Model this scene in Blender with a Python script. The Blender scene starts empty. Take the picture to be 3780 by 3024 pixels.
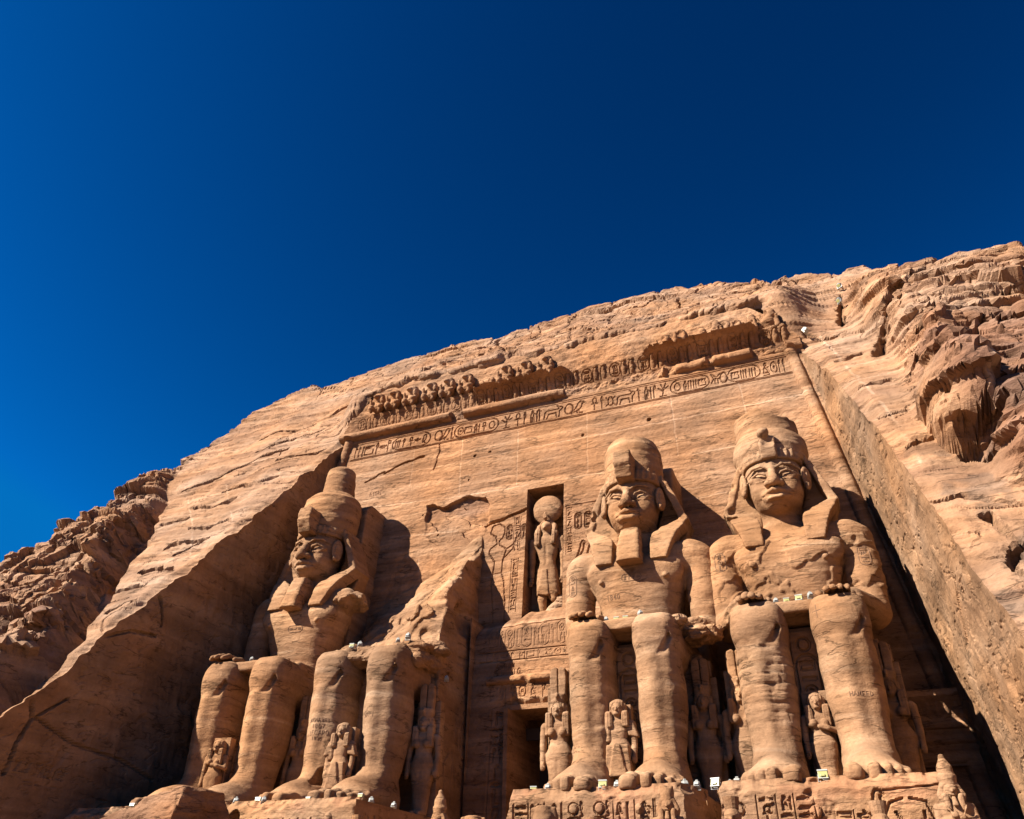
import bpy, math, random, numpy as np
from mathutils import Vector, Matrix
random.seed(7)
SC = bpy.context.scene
COL = SC.collection
rad = math.radians
F32 = np.float32

# ------------------------------------------------------------------ camera
YAW, PITCH, ROLL = rad(-22.545), rad(33.479), rad(1.064)
cf = Vector((math.sin(YAW)*math.cos(PITCH), math.cos(YAW)*math.cos(PITCH), math.sin(PITCH)))
cr = Vector((math.cos(YAW), -math.sin(YAW), 0)); cu = cr.cross(cf)
cr, cu = cr*math.cos(ROLL)+cu*math.sin(ROLL), cu*math.cos(ROLL)-cr*math.sin(ROLL)
cam = bpy.data.cameras.new('camera'); camo = bpy.data.objects.new('camera', cam); COL.objects.link(camo)
camo.matrix_world = Matrix(((cr.x, cu.x, -cf.x, 14.847), (cr.y, cu.y, -cf.y, -39.873), (cr.z, cu.z, -cf.z, -4.47), (0, 0, 0, 1)))
cam.sensor_fit = 'HORIZONTAL'; cam.sensor_width = 36; cam.lens = 36*2904.7/3780
cam.clip_start = .1; cam.clip_end = 6000
SC.camera = camo
# ------------------------------------------------------------------ sky and sun
SUN_AZ, SUN_EL = 46.0, 40.0           # degrees left of the facade's normal, above the horizon
W = bpy.data.worlds.new('World'); SC.world = W; W.use_nodes = True
wn = W.node_tree.nodes; wl = W.node_tree.links; wn.clear()
sky = wn.new('ShaderNodeTexSky'); sky.sky_type = 'NISHITA'; sky.sun_disc = False
sky.sun_elevation = rad(SUN_EL); sky.sun_rotation = rad(180+SUN_AZ)
sky.altitude = 1500; sky.air_density = 1.0; sky.dust_density = 1.0; sky.ozone_density = 6.0
hs = wn.new('ShaderNodeHueSaturation'); hs.inputs['Saturation'].default_value = 1.15; hs.inputs['Value'].default_value = 1.0
bg = wn.new('ShaderNodeBackground'); bg.inputs['Strength'].default_value = 0.05
wo = wn.new('ShaderNodeOutputWorld')
cap = wn.new('ShaderNodeVectorMath'); cap.operation = 'MINIMUM'; cap.inputs[1].default_value = (3.2, 1.85, 3.7)
gm = wn.new('ShaderNodeGamma'); gm.inputs['Gamma'].default_value = 2.1
sc_ = wn.new('ShaderNodeVectorMath'); sc_.operation = 'MULTIPLY'; sc_.inputs[1].default_value = (.02, .43, .235)
wl.new(sky.outputs[0], cap.inputs[0]); wl.new(cap.outputs[0], hs.inputs['Color']); wl.new(hs.outputs[0], gm.inputs['Color']); wl.new(gm.outputs[0], sc_.inputs[0]); wl.new(sc_.outputs[0], bg.inputs['Color']); wl.new(bg.outputs[0], wo.inputs[0])
sl = bpy.data.lights.new('sun', 'SUN'); sl.energy = 5.0; sl.angle = rad(.5); sl.color = (1, .93, .83)
so = bpy.data.objects.new('sun', sl); COL.objects.link(so)
a, e = rad(SUN_AZ), rad(SUN_EL)
SUNDIR = Vector((math.sin(a)*math.cos(e), math.cos(a)*math.cos(e), -math.sin(e)))   # the way the light travels
so.rotation_euler = SUNDIR.to_track_quat('-Z', 'Y').to_euler(); so.location = (-60, -90, 80)
SC.view_settings.view_transform = 'Standard'; SC.view_settings.look = 'None'
SC.view_settings.exposure = 1.52; SC.view_settings.gamma = 1.0
SC.cycles.max_bounces = 4; SC.cycles.diffuse_bounces = 1

# ------------------------------------------------------------------ naming helpers
def tag(o, label=None, cat=None, group=None, kind=None):
    if label: o['label'] = label
    if cat: o['category'] = cat
    if group: o['group'] = group
    if kind: o['kind'] = kind
    return o
def thing(name, loc, label, cat, group=None, rz=0):
    o = bpy.data.objects.new(name, None); COL.objects.link(o)
    o.location = loc; o.rotation_euler = (0, 0, rz); o.empty_display_size = .3
    return tag(o, label, cat, group)
def copy_tree(o, parent=None):
    c = o.copy(); COL.objects.link(c); c.parent = parent
    for ch in o.children: copy_tree(ch, c)
    return c
def place(proto, loc, label, sc=1, rz=0, group=None, first=False):
    o = proto if first else copy_tree(proto)
    o.location = loc; o.rotation_euler = (0, 0, rz); o.scale = (sc, sc, sc) if not isinstance(sc, tuple) else sc
    o['label'] = label
    if group: o['group'] = group
    return o
# ------------------------------------------------------------------ noise
_r = np.random.RandomState(11)
PERM = np.concatenate([_r.permutation(256)]*3).astype(np.int32)
_g = _r.normal(size=(256, 3)); _g /= np.linalg.norm(_g, axis=1)[:, None]
G3 = _g.astype(F32); _a = _r.rand(256)*6.2832; G2 = np.stack([np.cos(_a), np.sin(_a)], 1).astype(F32)
R1 = _r.rand(256).astype(F32)
def fade(t): return t*t*t*(t*(t*6-15)+10)
def n2(x, y, s=0):
    x = np.asarray(x, F32); y = np.asarray(y, F32); x, y = np.broadcast_arrays(x, y)
    xi = np.floor(x).astype(np.int32); yi = np.floor(y).astype(np.int32); fx = x-xi; fy = y-yi
    u, v = fade(fx), fade(fy)
    def g(i, j):
        q = G2[PERM[(PERM[(xi+i) & 255]+yi+j+s*37) & 255]]
        return q[..., 0]*(fx-i)+q[..., 1]*(fy-j)
    a0 = g(0, 0); a0 = a0+u*(g(1, 0)-a0); b0 = g(0, 1); b0 = b0+u*(g(1, 1)-b0)
    return (a0+v*(b0-a0))*1.4
def n3(x, y, z, s=0):
    x, y, z = np.broadcast_arrays(np.asarray(x, F32), np.asarray(y, F32), np.asarray(z, F32))
    xi = np.floor(x).astype(np.int32); yi = np.floor(y).astype(np.int32); zi = np.floor(z).astype(np.int32)
    fx, fy, fz = x-xi, y-yi, z-zi; u, v, w = fade(fx), fade(fy), fade(fz)
    def g(i, j, k):
        q = G3[PERM[(PERM[(PERM[(xi+i) & 255]+yi+j) & 255]+zi+k+s*29) & 255]]
        return q[..., 0]*(fx-i)+q[..., 1]*(fy-j)+q[..., 2]*(fz-k)
    def l(j, k):
        p = g(0, j, k); return p+u*(g(1, j, k)-p)
    def m(k):
        p = l(0, k); return p+v*(l(1, k)-p)
    p = m(0); return (p+w*(m(1)-p))*1.4
def fb2(x, y, o=4, s=0, gain=.5):
    r = 0; a = 1.
    for i in range(o): r = r+a*n2(x*2**i, y*2**i, s+i*3); a *= gain
    return r
def fb3(x, y, z, o=3, s=0, gain=.5):
    r = 0; a = 1.
    for i in range(o): r = r+a*n3(x*2**i, y*2**i, z*2**i, s+i*3); a *= gain
    return r
def h1(i, s=0): return R1[PERM[(np.asarray(i).astype(np.int32)+s*53) & 255]]
def h2(i, j, s=0): return R1[PERM[(PERM[(np.asarray(i).astype(np.int32)+s*31) & 255]+np.asarray(j).astype(np.int32)) & 255]]
def ss(a, b, x):
    t = np.clip((x-a)/(b-a), 0, 1); return t*t*(3-2*t)
def worley(x, y, s=0):
    xi = np.floor(x); yi = np.floor(y); d1 = np.full(x.shape, 9., F32); d2 = d1.copy(); idv = np.zeros(x.shape, F32)
    for i in (-1, 0, 1):
        for j in (-1, 0, 1):
            px = xi+i+.1+.8*h2(xi+i, yi+j, s); py = yi+j+.1+.8*h2(xi+i, yi+j, s+1)
            d = (x-px)**2+(y-py)**2
            c = d < d1; d2 = np.where(c, d1, np.minimum(d2, d)); idv = np.where(c, h2(xi+i, yi+j, s+2), idv); d1 = np.where(c, d, d1)
    return np.sqrt(d1), np.sqrt(d2), idv
# ------------------------------------------------------------------ materials
def stone(name, cols, bump=.05, bandz=1.6, rough=.95, grain=1.0, tilt=.05, lines=.5):
    m = bpy.data.materials.new(name); m.use_nodes = True
    n = m.node_tree.nodes; l = m.node_tree.links
    b = n['Principled BSDF']; b.inputs['Roughness'].default_value = rough; b.inputs['Specular IOR Level'].default_value = .08
    geo = n.new('ShaderNodeNewGeometry')
    mp = n.new('ShaderNodeMapping'); mp.inputs['Scale'].default_value = (.10, .10, bandz); mp.inputs['Rotation'].default_value = (0, tilt, 0)
    l.new(geo.outputs['Position'], mp.inputs['Vector'])
    t1 = n.new('ShaderNodeTexNoise'); t1.inputs['Scale'].default_value = 1.; t1.inputs['Detail'].default_value = 5; t1.inputs['Roughness'].default_value = .55; t1.inputs['Distortion'].default_value = .5
    l.new(mp.outputs[0], t1.inputs['Vector'])
    rp = n.new('ShaderNodeValToRGB'); e = rp.color_ramp.elements
    e[0].position = .33; e[0].color = (*cols[0], 1); e[1].position = .66; e[1].color = (*cols[2], 1)
    q = rp.color_ramp.elements.new(.5); q.color = (*cols[1], 1)
    l.new(t1.outputs['Fac'], rp.inputs[0])
    t2 = n.new('ShaderNodeTexNoise'); t2.inputs['Scale'].default_value = .35; t2.inputs['Detail'].default_value = 6; t2.inputs['Roughness'].default_value = .6
    l.new(geo.outputs['Position'], t2.inputs['Vector'])
    r2 = n.new('ShaderNodeMapRange'); r2.inputs[1].default_value = .35; r2.inputs[2].default_value = .7; r2.inputs[3].default_value = .76; r2.inputs[4].default_value = 1.18
    l.new(t2.outputs['Fac'], r2.inputs[0])
    t3 = n.new('ShaderNodeTexNoise'); t3.inputs['Scale'].default_value = 5.; t3.inputs['Detail'].default_value = 8; t3.inputs['Roughness'].default_value = .75
    l.new(geo.outputs['Position'], t3.inputs['Vector'])
    r3 = n.new('ShaderNodeMapRange'); r3.inputs[1].default_value = .3; r3.inputs[2].default_value = .7; r3.inputs[3].default_value = 1-.2*grain; r3.inputs[4].default_value = 1+.16*grain
    l.new(t3.outputs['Fac'], r3.inputs[0])
    mm = n.new('ShaderNodeMath'); mm.operation = 'MULTIPLY'; l.new(r2.outputs[0], mm.inputs[0]); l.new(r3.outputs[0], mm.inputs[1])
    at = n.new('ShaderNodeAttribute'); at.attribute_name = 'tint'
    v1 = n.new('ShaderNodeVectorMath'); v1.operation = 'SCALE'; l.new(rp.outputs[0], v1.inputs[0]); l.new(mm.outputs[0], v1.inputs['Scale'])
    v2 = n.new('ShaderNodeVectorMath'); v2.operation = 'MULTIPLY'; l.new(v1.outputs[0], v2.inputs[0]); l.new(at.outputs['Color'], v2.inputs[1])
    t7 = n.new('ShaderNodeTexNoise'); t7.inputs['Scale'].default_value = .22; t7.inputs['Detail'].default_value = 5; l.new(geo.outputs['Position'], t7.inputs['Vector'])
    p7 = n.new('ShaderNodeValToRGB'); e7 = p7.color_ramp.elements; e7[0].position = .36; e7[0].color = (1.05, .95, .86, 1); e7[1].position = .64; e7[1].color = (.96, 1.0, 1.10, 1); l.new(t7.outputs['Fac'], p7.inputs[0])
    v4 = n.new('ShaderNodeVectorMath'); v4.operation = 'MULTIPLY'; l.new(v2.outputs[0], v4.inputs[0]); l.new(p7.outputs[0], v4.inputs[1]); v2 = v4
    # weathered hairlines: darker lines for bedding splits and joints, broken into dashes
    mp3 = n.new('ShaderNodeMapping'); mp3.inputs['Scale'].default_value = (.32, .32, 1.5); mp3.inputs['Rotation'].default_value = (0, tilt*1.5, .3); l.new(geo.outputs['Position'], mp3.inputs['Vector'])
    t5 = n.new('ShaderNodeTexNoise'); t5.inputs['Scale'].default_value = 1.; t5.inputs['Detail'].default_value = 6; t5.inputs['Roughness'].default_value = .55; l.new(mp3.outputs[0], t5.inputs['Vector'])
    s5 = n.new('ShaderNodeMath'); s5.operation = 'SUBTRACT'; s5.inputs[1].default_value = .5; l.new(t5.outputs['Fac'], s5.inputs[0])
    a5 = n.new('ShaderNodeMath'); a5.operation = 'ABSOLUTE'; l.new(s5.outputs[0], a5.inputs[0])
    r5 = n.new('ShaderNodeMapRange'); r5.inputs[1].default_value = .004; r5.inputs[2].default_value = .018; r5.inputs[3].default_value = 1.; r5.inputs[4].default_value = 0.; l.new(a5.outputs[0], r5.inputs[0])
    t6 = n.new('ShaderNodeTexNoise'); t6.inputs['Scale'].default_value = .8; t6.inputs['Detail'].default_value = 4; l.new(geo.outputs['Position'], t6.inputs['Vector'])
    r6 = n.new('ShaderNodeMapRange'); r6.inputs[1].default_value = .44; r6.inputs[2].default_value = .58; r6.inputs[3].default_value = 0.; r6.inputs[4].default_value = lines; l.new(t6.outputs['Fac'], r6.inputs[0])
    m6 = n.new('ShaderNodeMath'); m6.operation = 'MULTIPLY'; l.new(r5.outputs[0], m6.inputs[0]); l.new(r6.outputs[0], m6.inputs[1])
    m7 = n.new('ShaderNodeMath'); m7.operation = 'SUBTRACT'; m7.inputs[0].default_value = 1.; l.new(m6.outputs[0], m7.inputs[1])
    v3 = n.new('ShaderNodeVectorMath'); v3.operation = 'SCALE'; l.new(v2.outputs[0], v3.inputs[0]); l.new(m7.outputs[0], v3.inputs['Scale'])
    l.new(v3.outputs[0], b.inputs['Base Color'])
    # fine relief: strata scratches and grain
    mp2 = n.new('ShaderNodeMapping'); mp2.inputs['Scale'].default_value = (.9, .9, 3.4); mp2.inputs['Rotation'].default_value = (0, tilt*2, 0); l.new(geo.outputs['Position'], mp2.inputs['Vector'])
    t4 = n.new('ShaderNodeTexNoise'); t4.inputs['Scale'].default_value = 1.3; t4.inputs['Detail'].default_value = 7; t4.inputs['Roughness'].default_value = .62; t4.inputs['Distortion'].default_value = .3
    l.new(mp2.outputs[0], t4.inputs['Vector'])
    ad = n.new('ShaderNodeMath'); ad.operation = 'MULTIPLY_ADD'; ad.inputs[1].default_value = .8; l.new(t3.outputs['Fac'], ad.inputs[0]); l.new(t4.outputs['Fac'], ad.inputs[2])
    bp = n.new('ShaderNodeBump'); bp.inputs['Strength'].default_value = 1.; bp.inputs['Distance'].default_value = bump
    a8 = n.new('ShaderNodeMath'); a8.operation = 'MULTIPLY_ADD'; a8.inputs[1].default_value = -.5; l.new(m6.outputs[0], a8.inputs[0]); l.new(ad.outputs[0], a8.inputs[2]); l.new(a8.outputs[0], bp.inputs['Height']); l.new(bp.outputs[0], b.inputs['Normal'])
    return m
def plain(name, col, rough=.6, metal=0, emit=None, noise=.15):
    m = bpy.data.materials.new(name); m.use_nodes = True
    n = m.node_tree.nodes; l = m.node_tree.links; b = n['Principled BSDF']
    b.inputs['Roughness'].default_value = rough; b.inputs['Metallic'].default_value = metal
    t = n.new('ShaderNodeTexNoise'); t.inputs['Scale'].default_value = 9; t.inputs['Detail'].default_value = 5
    r = n.new('ShaderNodeMapRange'); r.inputs[3].default_value = 1-noise; r.inputs[4].default_value = 1+noise
    v = n.new('ShaderNodeVectorMath'); v.operation = 'SCALE'; v.inputs[0].default_value = col
    l.new(t.outputs['Fac'], r.inputs[0]); l.new(r.outputs[0], v.inputs['Scale']); l.new(v.outputs[0], b.inputs['Base Color'])
    return m
SAND = ((.200, .106, .055), (.296, .160, .083), (.375, .218, .120))
M_wall = stone('sandstone_wall', SAND, .08)
M_stat = stone('sandstone_statue', ((.222, .121, .062), (.292, .164, .085), (.355, .211, .114)), .06, bandz=1.5, tilt=.08, lines=.5)
M_clif = stone('sandstone_cliff', ((.216, .120, .069), (.308, .178, .100), (.370, .230, .140)), .09, bandz=1.0)
M_side = stone('sandstone_side_wall', ((.210, .120, .064), (.275, .160, .086), (.330, .200, .112)), .045, bandz=1.1, grain=.8)
M_pale = stone('pale_sandstone', ((.300, .186, .108), (.336, .216, .132), (.372, .252, .162)), .03)
M_groove_shade = plain('groove_shade', (.16, .085, .045), .95)  # dark tone paints the shade inside engraved strokes
M_sand = stone('desert_sand', ((.156, .102, .060), (.180, .120, .072), (.204, .144, .084)), .03)
M_dark = plain('dark_wood', (.03, .018, .012), .7)
M_white = plain('white_enamel', (.30, .30, .275), .45, noise=.06)
M_yel = plain('yellow_enamel', (.30, .28, .10), .4, noise=.08)
M_glass = plain('lamp_glass', (.42, .40, .16), .15, noise=.1)
M_steel = plain('grey_steel', (.25, .25, .24), .5)
# ------------------------------------------------------------------ meshes from arrays
def mk(name, V, Q, mat, parent=None, smooth=True, tint=None, obj=True):
    V = np.ascontiguousarray(V, dtype=F32); Q = np.ascontiguousarray(Q, dtype=np.int32)
    me = bpy.data.meshes.new(name); k = Q.shape[1]
    me.vertices.add(len(V)); me.vertices.foreach_set('co', V.ravel())
    me.loops.add(Q.size); me.loops.foreach_set('vertex_index', Q.ravel())
    me.polygons.add(len(Q)); me.polygons.foreach_set('loop_start', np.arange(0, Q.size, k, dtype=np.int32))
    me.update(calc_edges=True); me.validate()
    me.polygons.foreach_set('use_smooth', np.full(len(me.polygons), smooth))
    ca = me.color_attributes.new('tint', 'FLOAT_COLOR', 'POINT')
    t = np.ones((len(me.vertices), 4), F32)
    if tint is not None:
        t[:, :3] = tint if np.ndim(tint) == 2 else np.asarray(tint)[..., None]
    ca.data.foreach_set('color', t.ravel())
    me.materials.append(mat)
    if not obj: return me
    o = bpy.data.objects.new(name, me); COL.objects.link(o)
    if parent: o.parent = parent
    return o
def gridq(nu, nv):
    i = np.arange(nu*nv, dtype=np.int32).reshape(nu, nv)
    return np.stack([i[:-1, :-1], i[1:, :-1], i[1:, 1:], i[:-1, 1:]], -1)
def grid(name, P, mat, parent=None, mask=None, smooth=True, tint=None, flip=False):
    nu, nv = P.shape[:2]; q = gridq(nu, nv)
    q = q[mask] if mask is not None else q.reshape(-1, 4)
    if flip: q = q[:, ::-1]
    V = P.reshape(-1, 3)
    if mask is not None:
        used = np.zeros(len(V), bool); used[q] = True
        re = np.cumsum(used)-1; V = V[used]; q = re[q]
        if tint is not None: tint = tint.reshape(-1, *tint.shape[2:])[used]
    elif tint is not None: tint = tint.reshape(-1, *tint.shape[2:])
    return mk(name, V, q, mat, parent, smooth, tint)
class Boxes:
    """boxes, wedges and lathes collected into one mesh"""
    def __init__(s): s.v = []; s.f = []
    def add(s, V, Fs):
        o = len(s.v); s.v += [tuple(p) for p in V]; s.f += [tuple(i+o for i in f) for f in Fs]; return s
    def box(s, lo, hi, rot=None, c=None):
        V = [Vector((x, y, z)) for x in (lo[0], hi[0]) for y in (lo[1], hi[1]) for z in (lo[2], hi[2])]
        if rot is not None:
            c = Vector(c) if c else (Vector(lo)+Vector(hi))/2
            V = [rot @ (p-c)+c for p in V]
        return s.add(V, [(0, 1, 3, 2), (4, 6, 7, 5), (0, 4, 5, 1), (2, 3, 7, 6), (0, 2, 6, 4), (1, 5, 7, 3)])
    def tube(s, pts, r, n=8):
        pts = [Vector(p) for p in pts]; V = []; Fs = []
        for i, p in enumerate(pts):
            t = (pts[min(i+1, len(pts)-1)]-pts[max(i-1, 0)]).normalized()
            a = t.orthogonal().normalized(); b = t.cross(a); rr = r[i] if isinstance(r, (list, tuple)) else r
            for k in range(n): V.append(p+(a*math.cos(k*2*math.pi/n)+b*math.sin(k*2*math.pi/n))*rr)
        for i in range(len(pts)-1):
            for k in range(n): Fs.append((i*n+k, i*n+(k+1) % n, (i+1)*n+(k+1) % n, (i+1)*n+k))
        Fs += [tuple(range(n-1, -1, -1)), tuple((len(pts)-1)*n+k for k in range(n))]
        return s.add(V, Fs)
    def build(s, name, mat, parent=None, bevel=0, smooth=False):
        me = bpy.data.meshes.new(name); me.from_pydata(s.v, [], s.f); me.update()
        ca = me.color_attributes.new('tint', 'FLOAT_COLOR', 'POINT'); ca.data.foreach_set('color', np.ones(len(s.v)*4, F32))
        me.materials.append(mat)
        if smooth:
            for p in me.polygons: p.use_smooth = True
        o = bpy.data.objects.new(name, me); COL.objects.link(o)
        if parent: o.parent = parent
        if bevel:
            b = o.modifiers.new('bevel', 'BEVEL'); b.width = bevel; b.segments = 2
        return o
# ------------------------------------------------------------------ volumes -> meshes (smooth carving)
LIFT = [0]      # 1 while the kings are built: their legs are drawn a little longer
class Vol:
    def __init__(s, lo, hi, h):
        s.h = h; s.ax = [np.arange(lo[i], hi[i]+h, h, dtype=F32) for i in range(3)]
        s.D = np.full([len(a) for a in s.ax], 3., F32)
    def put(s, f, lo, hi, op='u', k=0.):
        pad = k+3*s.h; sl = []
        for i in range(3):
            a0 = max(0, int(np.searchsorted(s.ax[i], lo[i]-pad))); a1 = int(np.searchsorted(s.ax[i], hi[i]+pad)); sl.append(slice(a0, max(a0, a1)))
        X = s.ax[0][sl[0]][:, None, None]; Y = s.ax[1][sl[1]][None, :, None]; Z = s.ax[2][sl[2]][None, None, :]
        if X.size == 0 or Y.size == 0 or Z.size == 0: return s
        A = s.D[tuple(sl)]; d = f(X, Y, Z).astype(F32)
        if op == 's': A = -A
        if op == 'i': A = -A; d = -d
        if k > 0:
            h = np.clip(.5+.5*(A-d)/k, 0, 1); r = A*(1-h)+d*h-k*h*(1-h)
        else: r = np.minimum(A, d)
        if op in 'si': r = -r
        s.D[tuple(sl)] = r
        return s
    def ell(s, c, r, op='u', k=.1, rz=0, rx=0, ry=0):
        Rm = np.array((Matrix.Rotation(rz, 3, 'Z') @ Matrix.Rotation(ry, 3, 'Y') @ Matrix.Rotation(rx, 3, 'X')).transposed())
        rot = bool(rz or rx or ry); R_ = max(r) if rot else None
        def f(X, Y, Z):
            X, Y, Z = X-c[0], Y-c[1], Z-c[2]
            if rot: X, Y, Z = [Rm[i, 0]*X+Rm[i, 1]*Y+Rm[i, 2]*Z for i in range(3)]
            k0 = np.sqrt((X/r[0])**2+(Y/r[1])**2+(Z/r[2])**2); k1 = np.sqrt((X/r[0]**2)**2+(Y/r[1]**2)**2+(Z/r[2]**2)**2)+1e-6
            return k0*(k0-1)/k1
        e = [R_]*3 if rot else r
        return s.put(f, [c[i]-e[i] for i in range(3)], [c[i]+e[i] for i in range(3)], op, k)
    def cone(s, a, b, ra, rb, op='u', k=.1):
        a = np.array(a, float); b = np.array(b, float); ab = b-a; L = max(ab @ ab, 1e-9); m = max(ra, rb)
        def f(X, Y, Z):
            px, py, pz = X-a[0], Y-a[1], Z-a[2]
            t = np.clip((px*ab[0]+py*ab[1]+pz*ab[2])/L, 0, 1)
            return np.sqrt((px-t*ab[0])**2+(py-t*ab[1])**2+(pz-t*ab[2])**2)-(ra+(rb-ra)*t)
        return s.put(f, np.minimum(a, b)-m, np.maximum(a, b)+m, op, k)
    def tube(s, pts, rr, op='u', k=.05):
        for i in range(len(pts)-1):
            r0, r1 = (rr[i], rr[i+1]) if isinstance(rr, (list, tuple)) else (rr, rr)
            s.cone(pts[i], pts[i+1], r0, r1, op, k)
        return s
    def box(s, lo, hi, r=.05, op='u', k=.05, rz=0, rx=0, ry=0):
        c = [(lo[i]+hi[i])/2 for i in range(3)]; hf = [(hi[i]-lo[i])/2-r for i in range(3)]
        Rm = np.array((Matrix.Rotation(rz, 3, 'Z') @ Matrix.Rotation(ry, 3, 'Y') @ Matrix.Rotation(rx, 3, 'X')).transposed()); rot = bool(rz or rx or ry)
        def f(X, Y, Z):
            X, Y, Z = X-c[0], Y-c[1], Z-c[2]
            if rot: X, Y, Z = [Rm[i, 0]*X+Rm[i, 1]*Y+Rm[i, 2]*Z for i in range(3)]
            qx, qy, qz = np.abs(X)-hf[0], np.abs(Y)-hf[1], np.abs(Z)-hf[2]
            return np.sqrt(np.maximum(qx, 0)**2+np.maximum(qy, 0)**2+np.maximum(qz, 0)**2)+np.minimum(np.maximum(np.maximum(qx, qy), qz), 0)-r
        R_ = math.sqrt(sum((h+r)**2 for h in hf)); e = [R_]*3 if rot else [h+r for h in hf]
        return s.put(f, [c[i]-e[i] for i in range(3)], [c[i]+e[i] for i in range(3)], op, k)
    def loft(s, rows, n=2.4, op='u', k=.1):
        """rows: (z, cx, cy, rx, ry), an upright body of changing oval section"""
        A = np.array(rows, float)
        def f(X, Y, Z):
            z = Z.ravel(); t = [np.interp(z, A[:, 0], A[:, j]).astype(F32)[None, None, :] for j in (1, 2, 3, 4)]
            q = (np.abs((X-t[0])/t[2])**n+np.abs((Y-t[1])/t[3])**n+1e-9)**(1/n)
            d = (q-1)*np.minimum(t[2], t[3])
            return np.maximum(d, np.maximum(A[0, 0]-Z, Z-A[-1, 0]))
        return s.put(f, [(A[:, 1]-A[:, 3]).min(), (A[:, 2]-A[:, 4]).min(), A[0, 0]], [(A[:, 1]+A[:, 3]).max(), (A[:, 2]+A[:, 4]).max(), A[-1, 0]], op, k)
    def prism(s, poly, lo, hi, axis=1, r=.03, op='u', k=.05):
        """polygon in the two other axes, pushed along axis"""
        P = np.array(poly, float); ia, ib = [i for i in range(3) if i != axis]
        def f(X, Y, Z):
            C_ = [X, Y, Z]; u, v = np.broadcast_arrays(C_[ia], C_[ib]); d = np.full(u.shape, 1e9); sg = np.ones(u.shape)
            for i in range(len(P)):
                a, b = P[i], P[i-1]; e = b-a; wx, wy = u-a[0], v-a[1]
                t = np.clip((wx*e[0]+wy*e[1])/(e @ e), 0, 1); d = np.minimum(d, (wx-e[0]*t)**2+(wy-e[1]*t)**2)
                c1 = v >= a[1]; c2 = v < b[1]; c3 = e[0]*wy > e[1]*wx
                sg = np.where((c1 & c2 & c3) | (~c1 & ~c2 & ~c3), -sg, sg)
            d2 = sg*np.sqrt(d)+r; w = np.abs(C_[axis]-(lo+hi)/2)-(hi-lo)/2+r
            return np.minimum(np.maximum(d2, w), 0)+np.sqrt(np.maximum(d2, 0)**2+np.maximum(w, 0)**2)-r
        L = [0]*3; H = [0]*3; L[axis] = lo; H[axis] = hi
        L[ia], L[ib] = P.min(0); H[ia], H[ib] = P.max(0)
        return s.put(f, L, H, op, k)
    def cut(s, axis, val, keep_above=True, k=0.):
        def f(X, Y, Z):
            c = [X, Y, Z][axis]; d = (val-c) if keep_above else (c-val); return d+0*X+0*Y+0*Z
        big = [-1e3]*3, [1e3]*3
        return s.put(f, *big, 'i', k)
    def extract(s):
        D = s.D; D = np.pad(D, 1, constant_values=3.); org = [a[0]-s.h for a in s.ax]
        S = D < 0; nx, ny, nz = D.shape
        c = np.zeros((nx-1, ny-1, nz-1), np.uint8)
        for i in (0, 1):
            for j in (0, 1):
                for k in (0, 1): c += S[i:nx-1+i, j:ny-1+j, k:nz-1+k]
        act = (c > 0) & (c < 8); idx = np.full(act.shape, -1, np.int32); ii = np.argwhere(act); idx[act] = np.arange(len(ii))
        acc = np.zeros((len(ii), 3)); cnt = np.zeros(len(ii))
        cor = [(i, j, k) for i in (0, 1) for j in (0, 1) for k in (0, 1)]
        val = {q: D[ii[:, 0]+q[0], ii[:, 1]+q[1], ii[:, 2]+q[2]] for q in cor}
        for q in cor:
            for ax in range(3):
                if q[ax] == 0:
                    w = list(q); w[ax] = 1; w = tuple(w); a, b = val[q], val[w]; m = (a < 0) != (b < 0)
                    t = np.where(m, a/np.where(m, a-b, 1), 0)
                    for d in range(3): acc[:, d] += np.where(m, q[d]+(t if d == ax else 0), 0)
                    cnt += m
        V = (ii+acc/cnt[:, None])*s.h+np.array(org)
        Q = []
        for ax in range(3):
            o1, o2 = [d for d in range(3) if d != ax]
            sa = [slice(1, -1)]*3; sa[ax] = slice(0, -1); sb = list(sa); sb[ax] = slice(1, None)
            A, B = S[tuple(sa)], S[tuple(sb)]; E = np.argwhere(A != B); fl = A[tuple(E.T)]
            base = E.copy(); base[:, o1] += 1; base[:, o2] += 1
            def g(p, q):
                w = base.copy(); w[:, o1] -= p; w[:, o2] -= q; return idx[w[:, 0], w[:, 1], w[:, 2]]
            qd = np.stack([g(1, 1), g(0, 1), g(0, 0), g(1, 0)], 1)
            if ax == 1: fl = ~fl
            qd[~fl] = qd[~fl][:, ::-1]; Q.append(qd)
        return V.astype(F32), np.concatenate(Q)
    def build(s, name, mat, parent=None, rough=.02, rs=1.2, scale=1., off=(0, 0, 0), tint=None, smooth=True, disp=None):
        V, Q = s.extract()
        e = V[Q]; nn = np.cross(e[:, 2]-e[:, 0], e[:, 3]-e[:, 1]); N = np.zeros_like(V)
        for j in range(4): np.add.at(N, Q[:, j], nn)
        N /= np.linalg.norm(N, axis=1)[:, None]+1e-9
        if rough:
            w = V+np.array(off, F32)
            V = V+N*(rough*(fb3(w[:, 0]*rs*.6, w[:, 1]*rs*.6, w[:, 2]*rs*1.6, 4, 5))[:, None])
        if disp is not None: V = V+N*disp(V, N)[:, None]
        tt = tint(V, N) if callable(tint) else None
        if LIFT[0]: V = V.copy(); V[:, 2] += .35*np.clip(V[:, 2]/6.9, 0, 1)
        return mk(name, V*scale, Q, mat, parent, smooth, tt)
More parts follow.
